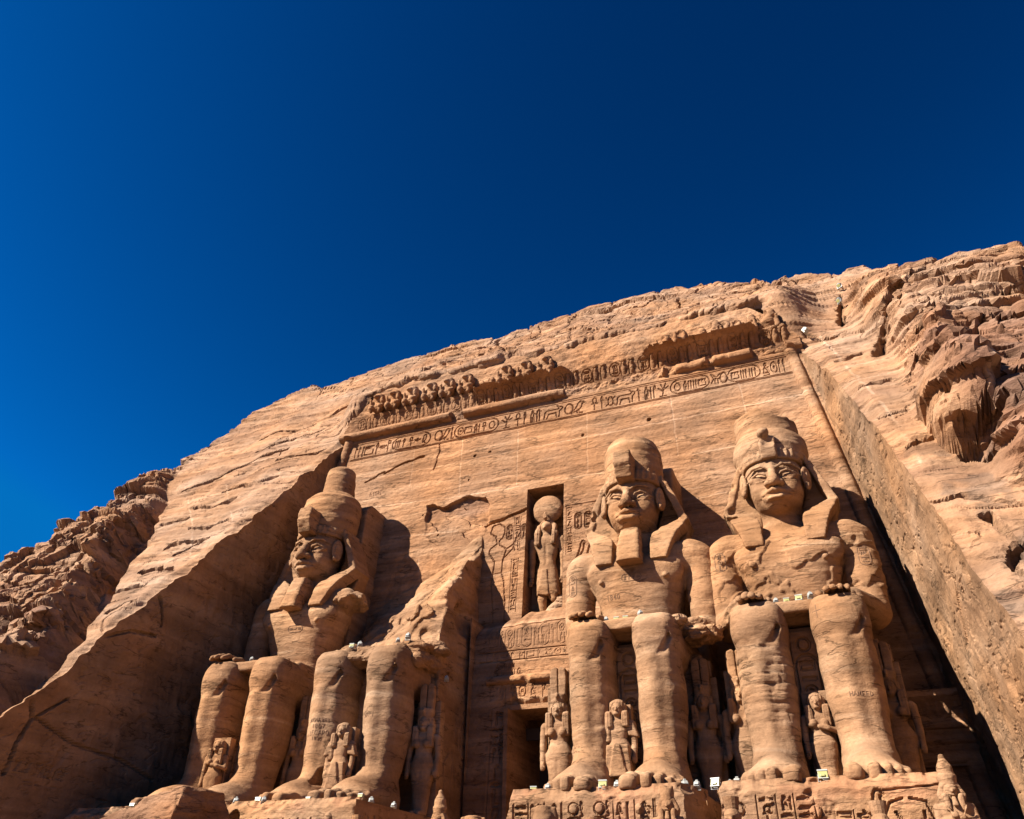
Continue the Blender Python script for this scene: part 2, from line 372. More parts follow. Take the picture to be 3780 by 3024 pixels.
# ------------------------------------------------------------------ carving lines into flat fields
def arc(cx, cy, rx, ry=None, a0=0, a1=360, n=14):
    ry = ry or rx
    return [(cx+rx*math.cos(rad(a0+(a1-a0)*i/n)), cy+ry*math.sin(rad(a0+(a1-a0)*i/n))) for i in range(n+1)]
GL = {
 'reed': [[(.35, 0), (.35, .5), (.25, .8), (.4, 1), (.6, .75), (.5, .5), (.35, .45)]],
 'disc': [arc(.5, .5, .42), arc(.5, .5, .1, n=6)],
 'sun': [arc(.5, .5, .42)],
 'water': [[(0, .5), (.12, .65), (.25, .4), (.37, .65), (.5, .4), (.62, .65), (.75, .4), (.87, .65), (1, .5)]],
 'loaf': [arc(.5, .3, .4, .4, 0, 180, 8)+[(.9, .3)], [(.1, .3), (.9, .3)]],
 'mouth': [arc(.5, .5, .45, .2, 0, 360, 12)],
 'bird': [[(.1, .05), (.35, .5), (.45, .85), (.55, .97), (.7, .93), (.8, .82), (.68, .8), (.66, .55), (.55, .35), (.35, .2), (.1, .05)], [(.5, .33), (.5, .02), (.7, .02)], [(.42, .25), (.42, .02)]],
 'owl': [[(.2, .05), (.3, .6), (.4, .95), (.75, .95), (.8, .7), (.7, .4), (.5, .25), (.2, .05)], [(.55, .25), (.55, 0), (.75, 0)]],
 'ankh': [arc(.5, .78, .2, .22), [(.5, .56), (.5, 0)], [(.2, .5), (.8, .5)]],
 'was': [[(.5, 0), (.5, .85), (.3, 1), (.2, .85)], [(.5, .85), (.75, .8)]],
 'snake': [[(0, .3), (.2, .5), (.4, .3), (.6, .5), (.8, .4), (1, .75), (.85, .9)]],
 'bull': [[(.05, .05), (.1, .6), (.2, .7), (.75, .7), (.85, .9), (1, .8), (.95, .65), (.85, .55), (.82, .05)], [(.2, .05), (.28, .4), (.65, .4), (.7, .05)], [(.8, .9), (.7, 1)]],
 'sedge': [[(.4, 0), (.5, .6), (.7, 1)], [(.46, .5), (.9, .75)], [(.45, .4), (.05, .7)], [(.5, .6), (.3, .95)], [(.2, 0), (.7, 0)]],
 'bee': [[(.05, .2), (.3, .55), (.7, .5), (.95, .75), (.8, .9), (.6, .7)], [(.3, .55), (.1, .95), (.45, .7)], [(.4, .5), (.35, .15)], [(.6, .5), (.62, .15)]],
 'man': [arc(.5, .85, .12, n=8), [(.5, .73), (.3, .55), (.25, .2), (.8, .2), (.6, .45), (.5, .7)], [(.35, .55), (.8, .6)], [(.2, 0), (.8, 0), (.8, .2)]],
 'comb': [[(0, .1), (0, .6), (1, .6), (1, .1), (0, .1)]]+[[(i/7, .6), (i/7, .85)] for i in range(8)],
 'feather': [[(.4, 0), (.4, .8), (.6, 1), (.75, .85), (.6, .7), (.4, .7)]],
 'basket': [arc(.5, .6, .45, .4, 180, 360, 8), [(.05, .6), (.95, .6)]],
 'bolt': [[(0, .45), (1, .45)], [(0, .6), (1, .6)], [(.4, .35), (.4, .7)], [(.6, .35), (.6, .7)]],
 'bar': [[(0, .5), (1, .5), (1, .35), (0, .35), (0, .5)]],
 'reeds3': [[(.1, 0), (.1, .9), (.25, .7)], [(.45, 0), (.45, .9), (.6, .7)], [(.8, 0), (.8, .9), (.95, .7)]],
 'strokes': [[(.2, .1), (.2, .7)], [(.5, .1), (.5, .7)], [(.8, .1), (.8, .7)]],
 'eye': [arc(.5, .5, .45, .22, 0, 180, 8), arc(.5, .5, .45, .15, 180, 360, 8), arc(.5, .5, .12, n=6)],
 'flag': [[(.3, 0), (.3, 1), (.8, .9), (.8, .7), (.3, .75)]],
 'scarab': [arc(.5, .45, .25, .35), [(.3, .6), (.05, .8)], [(.7, .6), (.95, .8)], [(.3, .3), (.05, .1)], [(.7, .3), (.95, .1)]],
 'cobra': [[(.2, 0), (.7, .05), (.5, .3), (.65, .6), (.6, .9), (.4, 1), (.3, .75), (.35, .5)]],
 'leg': [[(.4, 1), (.4, .1), (.8, .1), (.8, 0), (.3, 0), (.3, 1)]],
 'house': [[(.3, .1), (.05, .1), (.05, .8), (.95, .8), (.95, .1), (.7, .1)]],
 'god': [arc(.45, .9, .1, n=8), [(.45, .8), (.3, .7), (.28, .35), (.3, 0), (.42, 0), (.45, .4), (.55, 0), (.68, 0), (.6, .5), (.6, .72), (.45, .8)], [(.6, .7), (.95, .6)], [(.95, 0), (.95, .9)]],
 # letters of the travellers' graffiti
 'A': [[(.05, 0), (.5, 1), (.95, 0)], [(.25, .4), (.75, .4)]], 'B': [[(.1, 0), (.1, 1), (.7, .9), (.7, .6), (.1, .5), (.8, .4), (.8, .1), (.1, 0)]],
 'C': [arc(.55, .5, .45, .5, 50, 310, 9)], 'D': [[(.1, 0), (.1, 1), (.7, .85), (.85, .5), (.7, .15), (.1, 0)]], 'E': [[(.9, 0), (.1, 0), (.1, 1), (.9, 1)], [(.1, .5), (.7, .5)]],
 'G': [arc(.55, .5, .45, .5, 50, 360, 10), [(1, .5), (.6, .5)]], 'H': [[(.1, 0), (.1, 1)], [(.9, 0), (.9, 1)], [(.1, .5), (.9, .5)]], 'I': [[(.5, 0), (.5, 1)]],
 'L': [[(.1, 1), (.1, 0), (.9, 0)]], 'M': [[(.05, 0), (.1, 1), (.5, .3), (.9, 1), (.95, 0)]], 'N': [[(.1, 0), (.1, 1), (.9, 0), (.9, 1)]], 'O': [arc(.5, .5, .42, .5)],
 'P': [[(.1, 0), (.1, 1), (.8, .9), (.8, .55), (.1, .45)]], 'R': [[(.1, 0), (.1, 1), (.8, .9), (.8, .55), (.1, .45), (.9, 0)]], 'S': [arc(.5, .75, .35, .25, 30, 270, 7)+arc(.5, .25, .35, .25, 90, -150, 7)],
 'T': [[(.5, 0), (.5, 1)], [(.05, 1), (.95, 1)]], 'U': [[(.1, 1), (.1, .3), (.5, 0), (.9, .3), (.9, 1)]], 'W': [[(0, 1), (.25, 0), (.5, .8), (.75, 0), (1, 1)]], 'Y': [[(.05, 1), (.5, .5), (.95, 1)], [(.5, .5), (.5, 0)]],
 '1': [[(.3, .8), (.5, 1), (.5, 0)]], '8': [arc(.5, .75, .3, .25), arc(.5, .25, .35, .25)], '0': [arc(.5, .5, .35, .5)], '4': [[(.7, 0), (.7, 1), (.1, .3), (.95, .3)]], '7': [[(.1, 1), (.9, 1), (.4, 0)]],
 '5': [[(.85, 1), (.2, 1), (.2, .55), (.7, .6), (.85, .3), (.6, 0), (.1, .05)]], '2': [[(.1, .8), (.4, 1), (.8, .8), (.1, 0), (.9, 0)]], '.': [[(.5, 0), (.55, .06)]], ' ': [],
}
ROWSET = ['water', 'mouth', 'basket', 'bar', 'comb', 'bolt', 'snake', 'loaf', 'eye']
TALL = ['reed', 'bird', 'ankh', 'owl', 'was', 'sedge', 'feather', 'man', 'flag', 'cobra', 'scarab', 'leg', 'god', 'reeds3', 'bee', 'disc']
class Field:
    """a flat field of depths (positive = cut into the stone) over two axes"""
    def __init__(s, u0, u1, v0, v1, h):
        s.h = h; s.u = np.arange(u0, u1+h*.5, h, dtype=F32); s.v = np.arange(v0, v1+h*.5, h, dtype=F32)
        s.U, s.V = np.meshgrid(s.u, s.v, indexing='ij'); s.D = np.zeros(s.U.shape, F32); s.C = np.zeros(s.U.shape, F32); s.T = np.ones(s.U.shape+(3,), F32)
    def win(s, u0, u1, v0, v1):
        a, b = np.searchsorted(s.u, [u0, u1]); c, d = np.searchsorted(s.v, [v0, v1])
        return slice(a, b), slice(c, d)
    def line(s, pts, w=.06, d=.1, tint=None):
        for p, q in zip(pts[:-1], pts[1:]):
            W = s.win(min(p[0], q[0])-w, max(p[0], q[0])+w, min(p[1], q[1])-w, max(p[1], q[1])+w)
            U, V = s.U[W], s.V[W]
            if U.size == 0: continue
            ex, ey = q[0]-p[0], q[1]-p[1]; L = ex*ex+ey*ey+1e-9
            t = np.clip(((U-p[0])*ex+(V-p[1])*ey)/L, 0, 1); ds = np.hypot(U-p[0]-t*ex, V-p[1]-t*ey)
            s.C[W] = np.maximum(s.C[W], d*np.clip(1.4*(1-(ds/w)**2), 0, 1))
            if tint is not None:
                k = np.clip(1-(ds/w)**2, 0, 1)[..., None]; s.T[W] = s.T[W]*(1-k)+np.array(tint, F32)*k
    def glyph(s, g, u, v, w, h, lw=.06, d=.1, sunk=0):
        for pl_ in GL[g]: s.line([(u+x*w, v+y*h) for x, y in pl_], lw, d)
    def rel(s, u, v, ru, rv, amp):
        W = s.win(u-ru, u+ru, v-rv, v+rv); q = ((s.U[W]-u)/ru)**2+((s.V[W]-v)/rv)**2
        s.D[W] -= amp*np.sqrt(np.clip(1-q, 0, 1))
    def cart(s, u, v, w, h, lw=.06, d=.1, vert=True, items=(), rng=random):
        r = min(w, h)/2
        if vert: pts = arc(u+w/2, v+h-r, r, r, 0, 180, 10)+arc(u+w/2, v+r, r, r, 180, 360, 10)
        else: pts = arc(u+r, v+h/2, r, r, 90, 270, 10)+arc(u+w-r, v+h/2, r, r, -90, 90, 10)
        s.line(pts+pts[:1], lw, d)
        n = len(items)
        for i, g in enumerate(items):
            if vert:
                hh = (h-.7*r)/n; s.glyph(g, u+w*.22, v+h-.35*r-(i+1)*hh+.04*hh, w*.56, hh*.85, lw*.85, d)
            else:
                ww = (w-.7*r)/n; s.glyph(g, u+.35*r+i*ww+.06*ww, v+h*.17, ww*.85, h*.66, lw*.85, d)
    def column(s, u, v0, v1, w, rng, lw=.06, d=.1, frame=True):
        if frame:
            s.line([(u, v0), (u, v1)], lw*.7, d*.7); s.line([(u+w, v0), (u+w, v1)], lw*.7, d*.7)
        v = v1
        while v > v0+.25*w:
            if rng.random() < .5:
                h = w*rng.uniform(.28, .42); s.glyph(rng.choice(ROWSET), u+w*.15, v-h, w*.7, h*.9, lw, d); v -= h*1.1
            else:
                h = w*rng.uniform(.75, 1.0)
                if rng.random() < .5: s.glyph(rng.choice(TALL), u+w*.15, v-h, w*.7, h*.92, lw, d)
                else:
                    s.glyph(rng.choice(TALL), u+w*.08, v-h, w*.4, h*.92, lw, d); s.glyph(rng.choice(TALL), u+w*.52, v-h, w*.4, h*.92, lw, d)
                v -= h*1.08
    def text(s, t, u, v, cw, ch, lw=.03, d=.05):
        for i, c in enumerate(t):
            if c in GL: s.glyph(c, u+i*cw*1.15, v, cw, ch, lw, d)
    def crack(s, pts, w=.07, d=.25, jag=.12, seed=1, tint=None):
        rg = random.Random(seed); out = []
        for p, q in zip(pts[:-1], pts[1:]):
            L = math.hypot(q[0]-p[0], q[1]-p[1]); n = max(1, int(L/.35))
            for i in range(n):
                t = i/n; out.append((p[0]+(q[0]-p[0])*t+rg.uniform(-jag, jag), p[1]+(q[1]-p[1])*t+rg.uniform(-jag, jag)))
        out.append(pts[-1]); s.line(out, w, d, tint)

# ------------------------------------------------------------------ ground and terrace
HG = -6.1
def ring_ground():
    rs = [0, 12, 25, 40, 60, 90, 140, 220, 400, 800, 1600, 3200]; n = 64; V = []; Q = []
    for i, r in enumerate(rs):
        for k in range(n):
            a_ = k*2*math.pi/n; V.append((r*math.cos(a_)+.001*i, -20+r*math.sin(a_), HG+(.25*float(n2(np.float32(r*.05+k), np.float32(k*.3))) if 30 < r < 900 else 0)))
    for i in range(len(rs)-1):
        for k in range(n): Q.append((i*n+k, (i+1)*n+k, (i+1)*n+(k+1) % n, i*n+(k+1) % n))
    tag(mk('ground', V, Q, M_sand), kind='structure')
ring_ground()
tb = Boxes(); tb.box((-19.2, -17.2, HG-.2), (19.2, 1, -3.4)); tag(tb.build('terrace', M_wall, bevel=.05), kind='structure')

# ------------------------------------------------------------------ the cliff
EDGE0 = 16.3
def edge_x(z): return EDGE0+.138*(26.4-np.minimum(z, 26.4))
def push(x, z): return .64*(np.clip(z, 26.4, 31)-26.4)*(1-ss(31, 40, z))*ss(-19.5, -16.3, x)*(1-ss(16, 19, x))
CX = [-60.0, -44.0, -42.0, -40.5, -39.0, -37.5, -36.2, -35.4, -34.7, -34.3, -33.9, -33.2, -32.2, -31.5, -30.0, -28.0, -26.0, -24.0, -22.0, -20.0, -18.0, -16.0, -14.0, -12.0, -10.0, -8.0, -6.0, -4.0, -2.0, 0.0, 2.0, 4.0, 6.0, 8.0, 10.0, 12.0, 14.0, 16.0, 18.0, 20.0, 21.0, 22.0, 23.0, 24.0, 25.0, 26.0, 27.0, 28.0, 30.0, 32.0, 34.0, 40.0, 60.0]
CZ = [2.0, 2.0, 3.0, 4.0, 5.0, 6.0, 16.0, 19.5, 20.5, 25.0, 35.5, 41.0, 42.2, 42.6, 42.4, 40.55, 42.45, 43.34, 43.33, 44.65, 44.89, 44.76, 43.94, 44.89, 43.86, 44.74, 44.95, 46.49, 46.24, 46.75, 45.86, 45.48, 45.35, 46.0, 46.81, 43.78, 42.11, 39.91, 42.08, 40.6, 38.72, 40.34, 40.08, 30.87, 30.79, 30.73, 29.53, 29.29, 27.02, 30.0, 31.37, 34.0, 30.0]
def crest(x): return np.interp(x, CX, CZ)
def cliff_base(x, z): return 2.6-.74*(26.4-z)-push(x, z)
# right rim of the gully, left rim (the buttress), and the foot line of the right-hand crag: x for a given z
GRZ = [-8, 3, 6, 8.5, 10.7, 13.3, 16.3, 20.6, 25.2, 30]; GRX = [-21, -19.9, -19.9, -21, -22.3, -24, -25.4, -28, -30.6, -33]
GLZ = [-8, 3, 6, 8.3, 9.9, 11.5, 14.2, 18.8, 23, 30]; GLX = [-22, -20.6, -20.6, -22, -23.3, -24.6, -26, -28.7, -31, -34]
RMZ = [-8, 5, 8, 9.5, 10.6, 12.1, 13.3, 14.7, 16.8, 20.2, 22.9, 24.4, 26, 27.7, 31.3, 36]; RMX = [25, 23, 21.9, 21.4, 21.2, 20.8, 20.35, 20.15, 20.3, 20.8, 20.65, 20.6, 20.05, 19.5, 20.1, 21]
CRK = [  # long cracks and shadowed ledges of the slope, as (x, z) lines
 ([(-28.5, 22.7), (-26.3, 23.6), (-25.7, 24.5), (-25, 25.2), (-23.4, 26.3), (-21.9, 26.8)], .22, .6),
 ([(-26, 18.2), (-24, 18.5)], .12, .3), ([(-22.5, 15.2), (-21.6, 15.5), (-20.4, 15.4), (-19.7, 15.5)], .14, .4),
 ([(-21.2, 32), (-20.4, 33.4), (-19.6, 34.6), (-19.6, 36.5)], .3, .8), ([(-16.6, 28.6), (-15.4, 29.3), (-14.8, 30.3), (-14.2, 31.2)], .35, .8),
 ([(-9.4, 42.8), (-8.8, 40.4), (-9.3, 38.2)], .22, .8), ([(-11.2, 32.4), (-10.6, 33.4), (-9, 33.8)], .16, .5), ([(-9.3, 38.2), (-12, 36.6)], .14, .5),
 ([(-.1, 33.5), (1.2, 33.6), (2.8, 34)], .1, .35), ([(-5.6, 41.5), (-2.9, 41.6)], .13, .4), ([(.6, 35), (2.2, 36), (3, 36.4)], .13, .4),
 ([(3.3, 41.9), (5, 42.2), (5.9, 44)], .16, .5), ([(6.5, 36.6), (8.1, 37.2), (8.6, 38.3), (8.3, 41), (8, 43)], .16, .5), ([(-.3, 39.4), (1.2, 36), (3.1, 34.6), (4.2, 34.4)], .12, .4),
 ([(7.3, 33), (9.9, 33.2), (11.9, 33.4), (13.2, 33.8)], .13, .5), ([(16.3, 40.5), (19, 38.5)], .18, .5), ([(-23, 11.3), (-20.3, 11.4)], .1, .4), ([(-21, 14.2), (-19.8, 15.2)], .12, .4),
 ([(20.2, 33.5), (19.7, 30.5), (19.4, 27.9)], .25, .9), ([(20.3, 22.2), (21.4, 24.8), (23.1, 26.8), (25.6, 29.4), (26.2, 30.7)], .4, .9),
 ([(21.2, 15.5), (21.7, 16.6), (22.9, 18.2), (23.2, 18.6)], .45, 1.0), ([(26, 22.5), (27.6, 23.1), (29, 23.3)], .2, .7), ([(25, 32.8), (26.9, 33.7)], .22, .7), ([(26, 30.4), (28.9, 30.3), (30.3, 30)], .25, .8),
 ([(21.8, 20.1), (22.6, 20.1), (23.5, 20.6), (24.2, 21)], .2, .6), ([(23.6, 19.1), (25.1, 19.8), (26.3, 19.6)], .2, .6), ([(19.4, 12.6), (20.6, 12.9), (21.2, 12.4)], .14, .5), ([(19, 8.7), (20.1, 9), (21.5, 8.2)], .12, .5),
 ([(20.6, 7.6), (20.9, 6), (20.4, 5), (20.7, 3.6)], .22, .6), ([(17, 27.2), (18.2, 26.4), (19.3, 26.6)], .08, .25), ([(18.3, 22.6), (19.5, 22.9)], .08, .25), ([(18.6, 18.2), (20.1, 18.5)], .08, .3), ([(18.9, 15.3), (20, 15.4)], .08, .3),
 ([(-23.5, 21.4), (-22, 21.8), (-20.6, 21.5), (-19.4, 22)], .1, .35), ([(-24.5, 19.8), (-22.8, 19.6), (-21.4, 20.1)], .1, .35), ([(-22.6, 17.2), (-21, 16.9), (-19.6, 17.4)], .09, .3), ([(-21.4, 24.6), (-19.8, 24.9), (-18.4, 24.7), (-17.4, 25.2)], .1, .35), ([(-25.4, 27.5), (-23.6, 28.4), (-21.6, 28.6), (-19.8, 29.3)], .14, .45), ([(-22, 12.6), (-20.8, 12.9), (-19.6, 12.6)], .1, .35), ([(-20.6, 9.4), (-19.8, 9.9), (-19.3, 9.7)], .1, .3), ([(-27, 30), (-25.4, 30.8), (-23.8, 30.6), (-22.4, 31.4)], .14, .5), ([(-19, 33), (-17.2, 33.4), (-15.8, 34.2), (-13.8, 34.4)], .13, .45), ([(-16.4, 37.6), (-14, 38.2), (-12.2, 39.2)], .13, .45),
 ([(-33, 14.5), (-31, 15.2), (-29.4, 14.9), (-28.2, 15.6)], .3, .9), ([(-31, 10.8), (-28.6, 11.4), (-26.2, 11)], .28, .8), ([(-27.5, 7.8), (-25.2, 8.3), (-23.4, 7.7)], .25, .8), ([(-30, 18.4), (-31.4, 17.2), (-31.6, 15.4)], .25, .8), ([(-27, 13.6), (-25.4, 12.6), (-25.6, 11)], .2, .7),
]
PALE = [([(17.9, 26.9), (18.3, 23.1), (18.5, 20.9), (18.8, 18.8), (19.1, 16.7), (19.35, 15), (19.4, 12.8), (19.5, 11.3)], .09), ([(23.5, 19.2), (23, 16.7), (22.9, 14.6), (22.3, 11.6)], .1),
 ([(-29.5, 24), (-25.7, 20.4), (-22.5, 17.3), (-19.6, 14)], .05), ([(-26, 24.5), (-22.3, 20.4), (-19, 17)], .045), ([(-24.6, 15.3), (-21.5, 17), (-18.6, 17.9)], .05), ([(-26.4, 17.4), (-22.6, 18.8), (-18.6, 19.8)], .04),
 ([(9, 37), (9.3, 33.2)], .06), ([(3.2, 38.6), (3.4, 34.3)], .07), ([(-3, 35), (-2.8, 32)], .05), ([(13, 42), (13.4, 36)], .05), ([(-17, 36), (-16.8, 32)], .05), ([(15.6, 36), (15.8, 31.5)], .05), ([(6.4, 33.6), (14.6, 34.4)], .05)]
def seg_field(x, z, pts):
    d = np.full(x.shape, 1e9, F32)
    for p, q in zip(pts[:-1], pts[1:]):
        ex, ey = q[0]-p[0], q[1]-p[1]; L = ex*ex+ey*ey
        t = np.clip(((x-p[0])*ex+(z-p[1])*ey)/L, 0, 1); d = np.minimum(d, np.hypot(x-p[0]-t*ex, z-p[1]-t*ey))
    return d
def facets(x, y, s):
    """broken rock faces: cells, each a tilted plane of its own height"""
    xi = np.floor(x); yi = np.floor(y); d1 = np.full(x.shape, 9., F32); v = np.zeros(x.shape, F32)
    for i in (-1, 0, 1):
        for j in (-1, 0, 1):
            px = xi+i+.05+.9*h2(xi+i, yi+j, s); py = yi+j+.05+.9*h2(xi+i, yi+j, s+1)
            d = np.abs(x-px)+1.3*np.abs(y-py)+.5*(x-px)*(y-py); c = d < d1; d1 = np.where(c, d, d1)
            t = (h2(xi+i, yi+j, s+2)-.5)*1.0+(h2(xi+i, yi+j, s+3)-.5)*1.5*(x-px)+(h2(xi+i, yi+j, s+4)-.75)*1.3*(y-py); v = np.where(c, t, v)
    return v
def cliff_height(x, z):
    """how far the rock stands out of the mean slope, and its tint"""
    wx = x+.8*fb2(x*.25, z*.25, 3, 1); wz = z+.9*fb2(x*.12, z*.3, 3, 2)
    h = .30*fb2(x*.16, z*.09, 4, 3)+.07*fb2(x*.7, z*.5, 4, 8)
    gr = np.interp(wz-.9*0, GRZ, GRX).astype(F32)+.35*n2(z*.9, x*0, 4); gl = np.interp(wz, GLZ, GLX).astype(F32)+.5*n2(z*.8, x*0+3, 5)+.9*(h1(np.floor(wz/1.9+.3*n2(x*.5, z*.5, 6)), 7)-.5)
    rm = np.interp(z, RMZ, RMX).astype(F32)+.25*n2(z*.8, x*0+9, 6)
    butt = ss(0, -.9, x-gl)*ss(33, 26, z); gul = ss(.25, -.25, x-gr)*(1-butt)
    crag = ss(-.15, 1.6, x-rm)*ss(37, 27, z)*ss(-2, 6, z)
    top = ss(30, 33, z)*ss(-20, -14, x)*(1-ss(16, 19, x))
    cr_ = ss(3.5, .3, crest(x)-z)
    rough = np.clip(butt*1.0+crag*(.75-.5*ss(20, 26, z))+.30*top+.10+.30*cr_, 0, 1.2)
    flat = (1-butt)*(1-crag)*(1-ss(29, 33, z))          # the dressed slopes beside the recess
    # bedding ledges: each layer stands out most at its foot and leans back upward
    for T, A, s in ((3.4, .50, 1), (1.5, .30, 2), (.6, .12, 3)):
        q = (wz+.35*fb2(x*.30, z*.12, 3, s+20)+.06*x)/T; i = np.floor(q); f = q-i
        prot = h1(i, s)*.5+.9*ss(-.1, .35, n2(x*.13/T**.5+h1(i, s+4)*50, i*.37, s+9))
        h = h+A*(.05+rough)*prot*(1-f**.7)*ss(0, .05 if T > 3 else .11 if T > 1 else .26, f)
    # blocks broken along joints
    d1, d2, idv = worley(wx*.26+.06*z, wz*.15, 3); e = d2-d1
    h = h+rough*(1-flat)*(.70*(idv-.5)-.40*ss(.07, .0, e))
    d1, d2, id2 = worley(wx*.8, wz*.42, 6); e2 = d2-d1
    h = h+rough*(1-.8*flat)*(.20*(id2-.5)-.12*ss(.08, .0, e2))
    h = h+butt*(.9*ss(26, 12, z)+.15+.3*fb2(x*.18, z*.10, 2, 12)+.8*facets(wx*.22, wz*.16, 5)+.35*facets(wx*.55, wz*.45, 9))-ss(20, 25, z)*0-gul*ss(25, 19, z)*(1.5+.2*n2(x*1.1, z*.6, 5))
    h = h+crag*(2.2*ss(0, 3.5, x-rm+1.2)+.35*fb2(x*.16, z*.10, 2, 15)+1.0*ss(28, 20, z)*facets(wx*.24, wz*.20, 4)+.36*ss(27, 19, z)*facets(wx*.62, wz*.55, 8))
    # the hanging block of the right crag
    lx, lz = (x-21.6+.3*n2(x*.7, z*.5, 61))/1.05, (z-13.4+.5*n2(x*.6, z*.6, 62))/1.7; lb = np.clip(1-np.abs(lx)**3.5-np.abs(lz)**3.5, 0, 1)
    h = h+2.1*np.clip(lb, 0, 1)**.35
    h = h-2.2*np.clip(1-((x-22.5+.5*n2(x, z, 63))/1.3)**2-((z-17.0+.35*n2(x*1.3, z, 64))/.75)**2, 0, 1)**.7-1.6*np.clip(1-((x-21.9)/1.1)**2-((z-11.3+.3*n2(x*1.2, z, 65))/.6)**2, 0, 1)**.7-1.3*np.clip(1-((x-24.9)/1.6)**2-((z-14.6+.5*(x-24.9)+.3*n2(x, z, 66))/.45)**2, 0, 1)**.7
    tint = np.ones(x.shape+(3,), F32)
    for pts, w, d in CRK:
        w = max(w, .17)
        dd = seg_field(x+.22*n2(x*1.7, z*1.7, 31), z+.22*n2(x*1.7, z*1.7, 32), pts); h = h-d*np.clip(1.3*(1-(dd/w)**2), 0, 1)
    patch = ss(.05, .5, fb2(x*.28, z*.34, 4, 41))
    dk = np.clip(crag*ss(22.5, 18, z)*ss(0, 1.2, x-rm)*(1-.3*patch)+.75*butt*patch*ss(20, 14, z)+.4*patch*ss(-.3, .5, fb2(x*.6, z*2, 3, 44))*ss(0, .5, 1-flat), 0, 1)
    tint *= 1-dk[..., None]*np.array([.30, .36, .33], F32)
    gs = ss(.15, .5, fb2(x*.5, z*.7, 4, 47))*ss(17.5, 19, x)*ss(16, 10, z); tint *= 1-gs[..., None]*np.array([.35, .30, .22], F32)
    for pts, w in PALE:
        dd = seg_field(x+.08*n2(x*2, z*2, 33), z, pts); k = np.clip(1.2*(1-(dd/w)**2), 0, 1)*ss(-.4, .1, n2(x*.8, z*.8, 35)); tint = tint*(1-k[..., None])+k[..., None]*np.array([1.35, 1.5, 1.65], F32)
    return h, tint
def rmask(x, z):
    gl = np.interp(z, GLZ, GLX); rm = np.interp(z, RMZ, RMX)
    return 1.2*ss(.6, -.6, x-gl)+1.0*ss(-.4, .6, x-rm)*ss(38, 28, z)*ss(-2, 6, z)+.45*ss(30.5, 33, z)*ss(-24, -14, x)
def build_cliff():
    nl, nt, nr, nv = 520, 460, 520, 330
    zl = np.linspace(-8, 26.5, nl); L = np.stack([-edge_x(zl)-.05-.25*ss(22, 4, zl)*0, zl], 1)
    topx = np.linspace(-16.35, 16.35, nt+2); zt = 30.5-4.0*(1-ss(-16.35, -15.2, topx))-3.9*ss(14.6, 16.35, topx)
    zt += .9*fb2(topx*.5, topx*0, 4)*ss(1, 3, np.abs(topx+16.4))*ss(1, 3, np.abs(topx-16.4))
    Tp = np.stack([topx, zt], 1)[1:-1]
    zr = np.linspace(26.5, -8, nr); R_ = np.stack([edge_x(zr)+.55*ss(27, 20, zr)*ss(2, 14, zr)+.1, zr], 1)
    inner = np.concatenate([L, Tp, R_])
    X0, X1, Z0, Z1 = -46, 44, -8, 60
    oL = np.stack([np.full(nl, X0), np.linspace(Z0, Z1, nl)], 1); oT = np.stack([np.linspace(X0, X1, nt+2), np.full(nt+2, Z1)], 1)[1:-1]; oR = np.stack([np.full(nr, X1), np.linspace(Z1, Z0, nr)], 1)
    outer = np.concatenate([oL, oT, oR])
    for _ in range(60):                                   # soften the fan at the corners
        inner_s = inner; outer[1:-1] = .5*outer[1:-1]+.25*(outer[:-2]+outer[2:])
    v = np.linspace(0, 1, nv)**1.15
    B = inner[:, None, :]*(1-v[None, :, None])+outer[:, None, :]*v[None, :, None]
    x, z = B[..., 0].astype(F32), B[..., 1].astype(F32)
    h, tint = cliff_height(x, z)
    dist = np.hypot(x-x[:, :1], z-z[:, :1]); tp = ss(0, .8, dist)
    ii = np.arange(len(inner)); wt = ss(0, 26, np.minimum(ii-nl, nl+nt-1-ii).astype(F32))[:, None]      # 1 along the top, 0 down the sides
    h = (1-wt)*(h*(.35+.65*tp)+(-.25+.45*fb2(z*.45, x*0, 3, 50)+.22*fb2(z*1.7, x*0, 3, 51))*(1-tp))+wt*h*(.2+.8*tp)
    over = np.maximum(0, z-crest(x)); y = cliff_base(x, z)-h*.8+4*over**2/(over+.6)+wt*.55*(1-ss(0, .9, dist))
    zz = z+h*.6*tp
    P = np.stack([x+0*z, y, zz], -1)
    # second pass along the true surface normal: bedding shelves by real height, and hairline splits
    du = np.gradient(P, axis=0); dv = np.gradient(P, axis=1); N = np.cross(dv, du); N /= np.linalg.norm(N, axis=-1, keepdims=True)+1e-9
    N *= np.where(N[..., 1:2] > 0, -1, 1)
    X_, Y_, Z_ = [P[..., i].astype(F32) for i in range(3)]
    am = .36+.64*ss(0, 1.2, np.clip(rmask(x, z), 0, 2))
    crg = ss(19.5, 21.5, X_)
    wob = fb3(X_*.13, Y_*.13, Z_*.2, 3, 70)
    d = 0
    for T, A, s in ((1.7, .36, 1), (.66, .17, 2)):
        q = (Z_+.45*wob+.05*X_)/T; i = np.floor(q); f = q-i
        d = d+A*(1+.5*crg)*(h1(i, s+3)*.5+.8*ss(-.15, .3, n3(X_*.22/T**.4, Y_*.22/T**.4, i*.31, s+71)))*(1-f**.8)*ss(0, .10 if T > 1 else .24, f)
    c1 = np.abs(n3(X_*.21, Y_*.21, Z_*.62, 75)+.15*wob); c2 = np.abs(n3(X_*.5+4, Y_*.5, Z_*1.1, 76))
    gate = ss(-.05, .25, n3(X_*.13, Y_*.13, Z_*.16, 77)); g2 = ss(.0, .3, n3(X_*.3, Y_*.3, Z_*.3, 78))
    d = d-.45*ss(.035, .0, c1)*gate-.20*ss(.04, 0, c2)*g2+.10*fb3(X_*.9, Y_*.9, Z_*1.6, 3, 79)
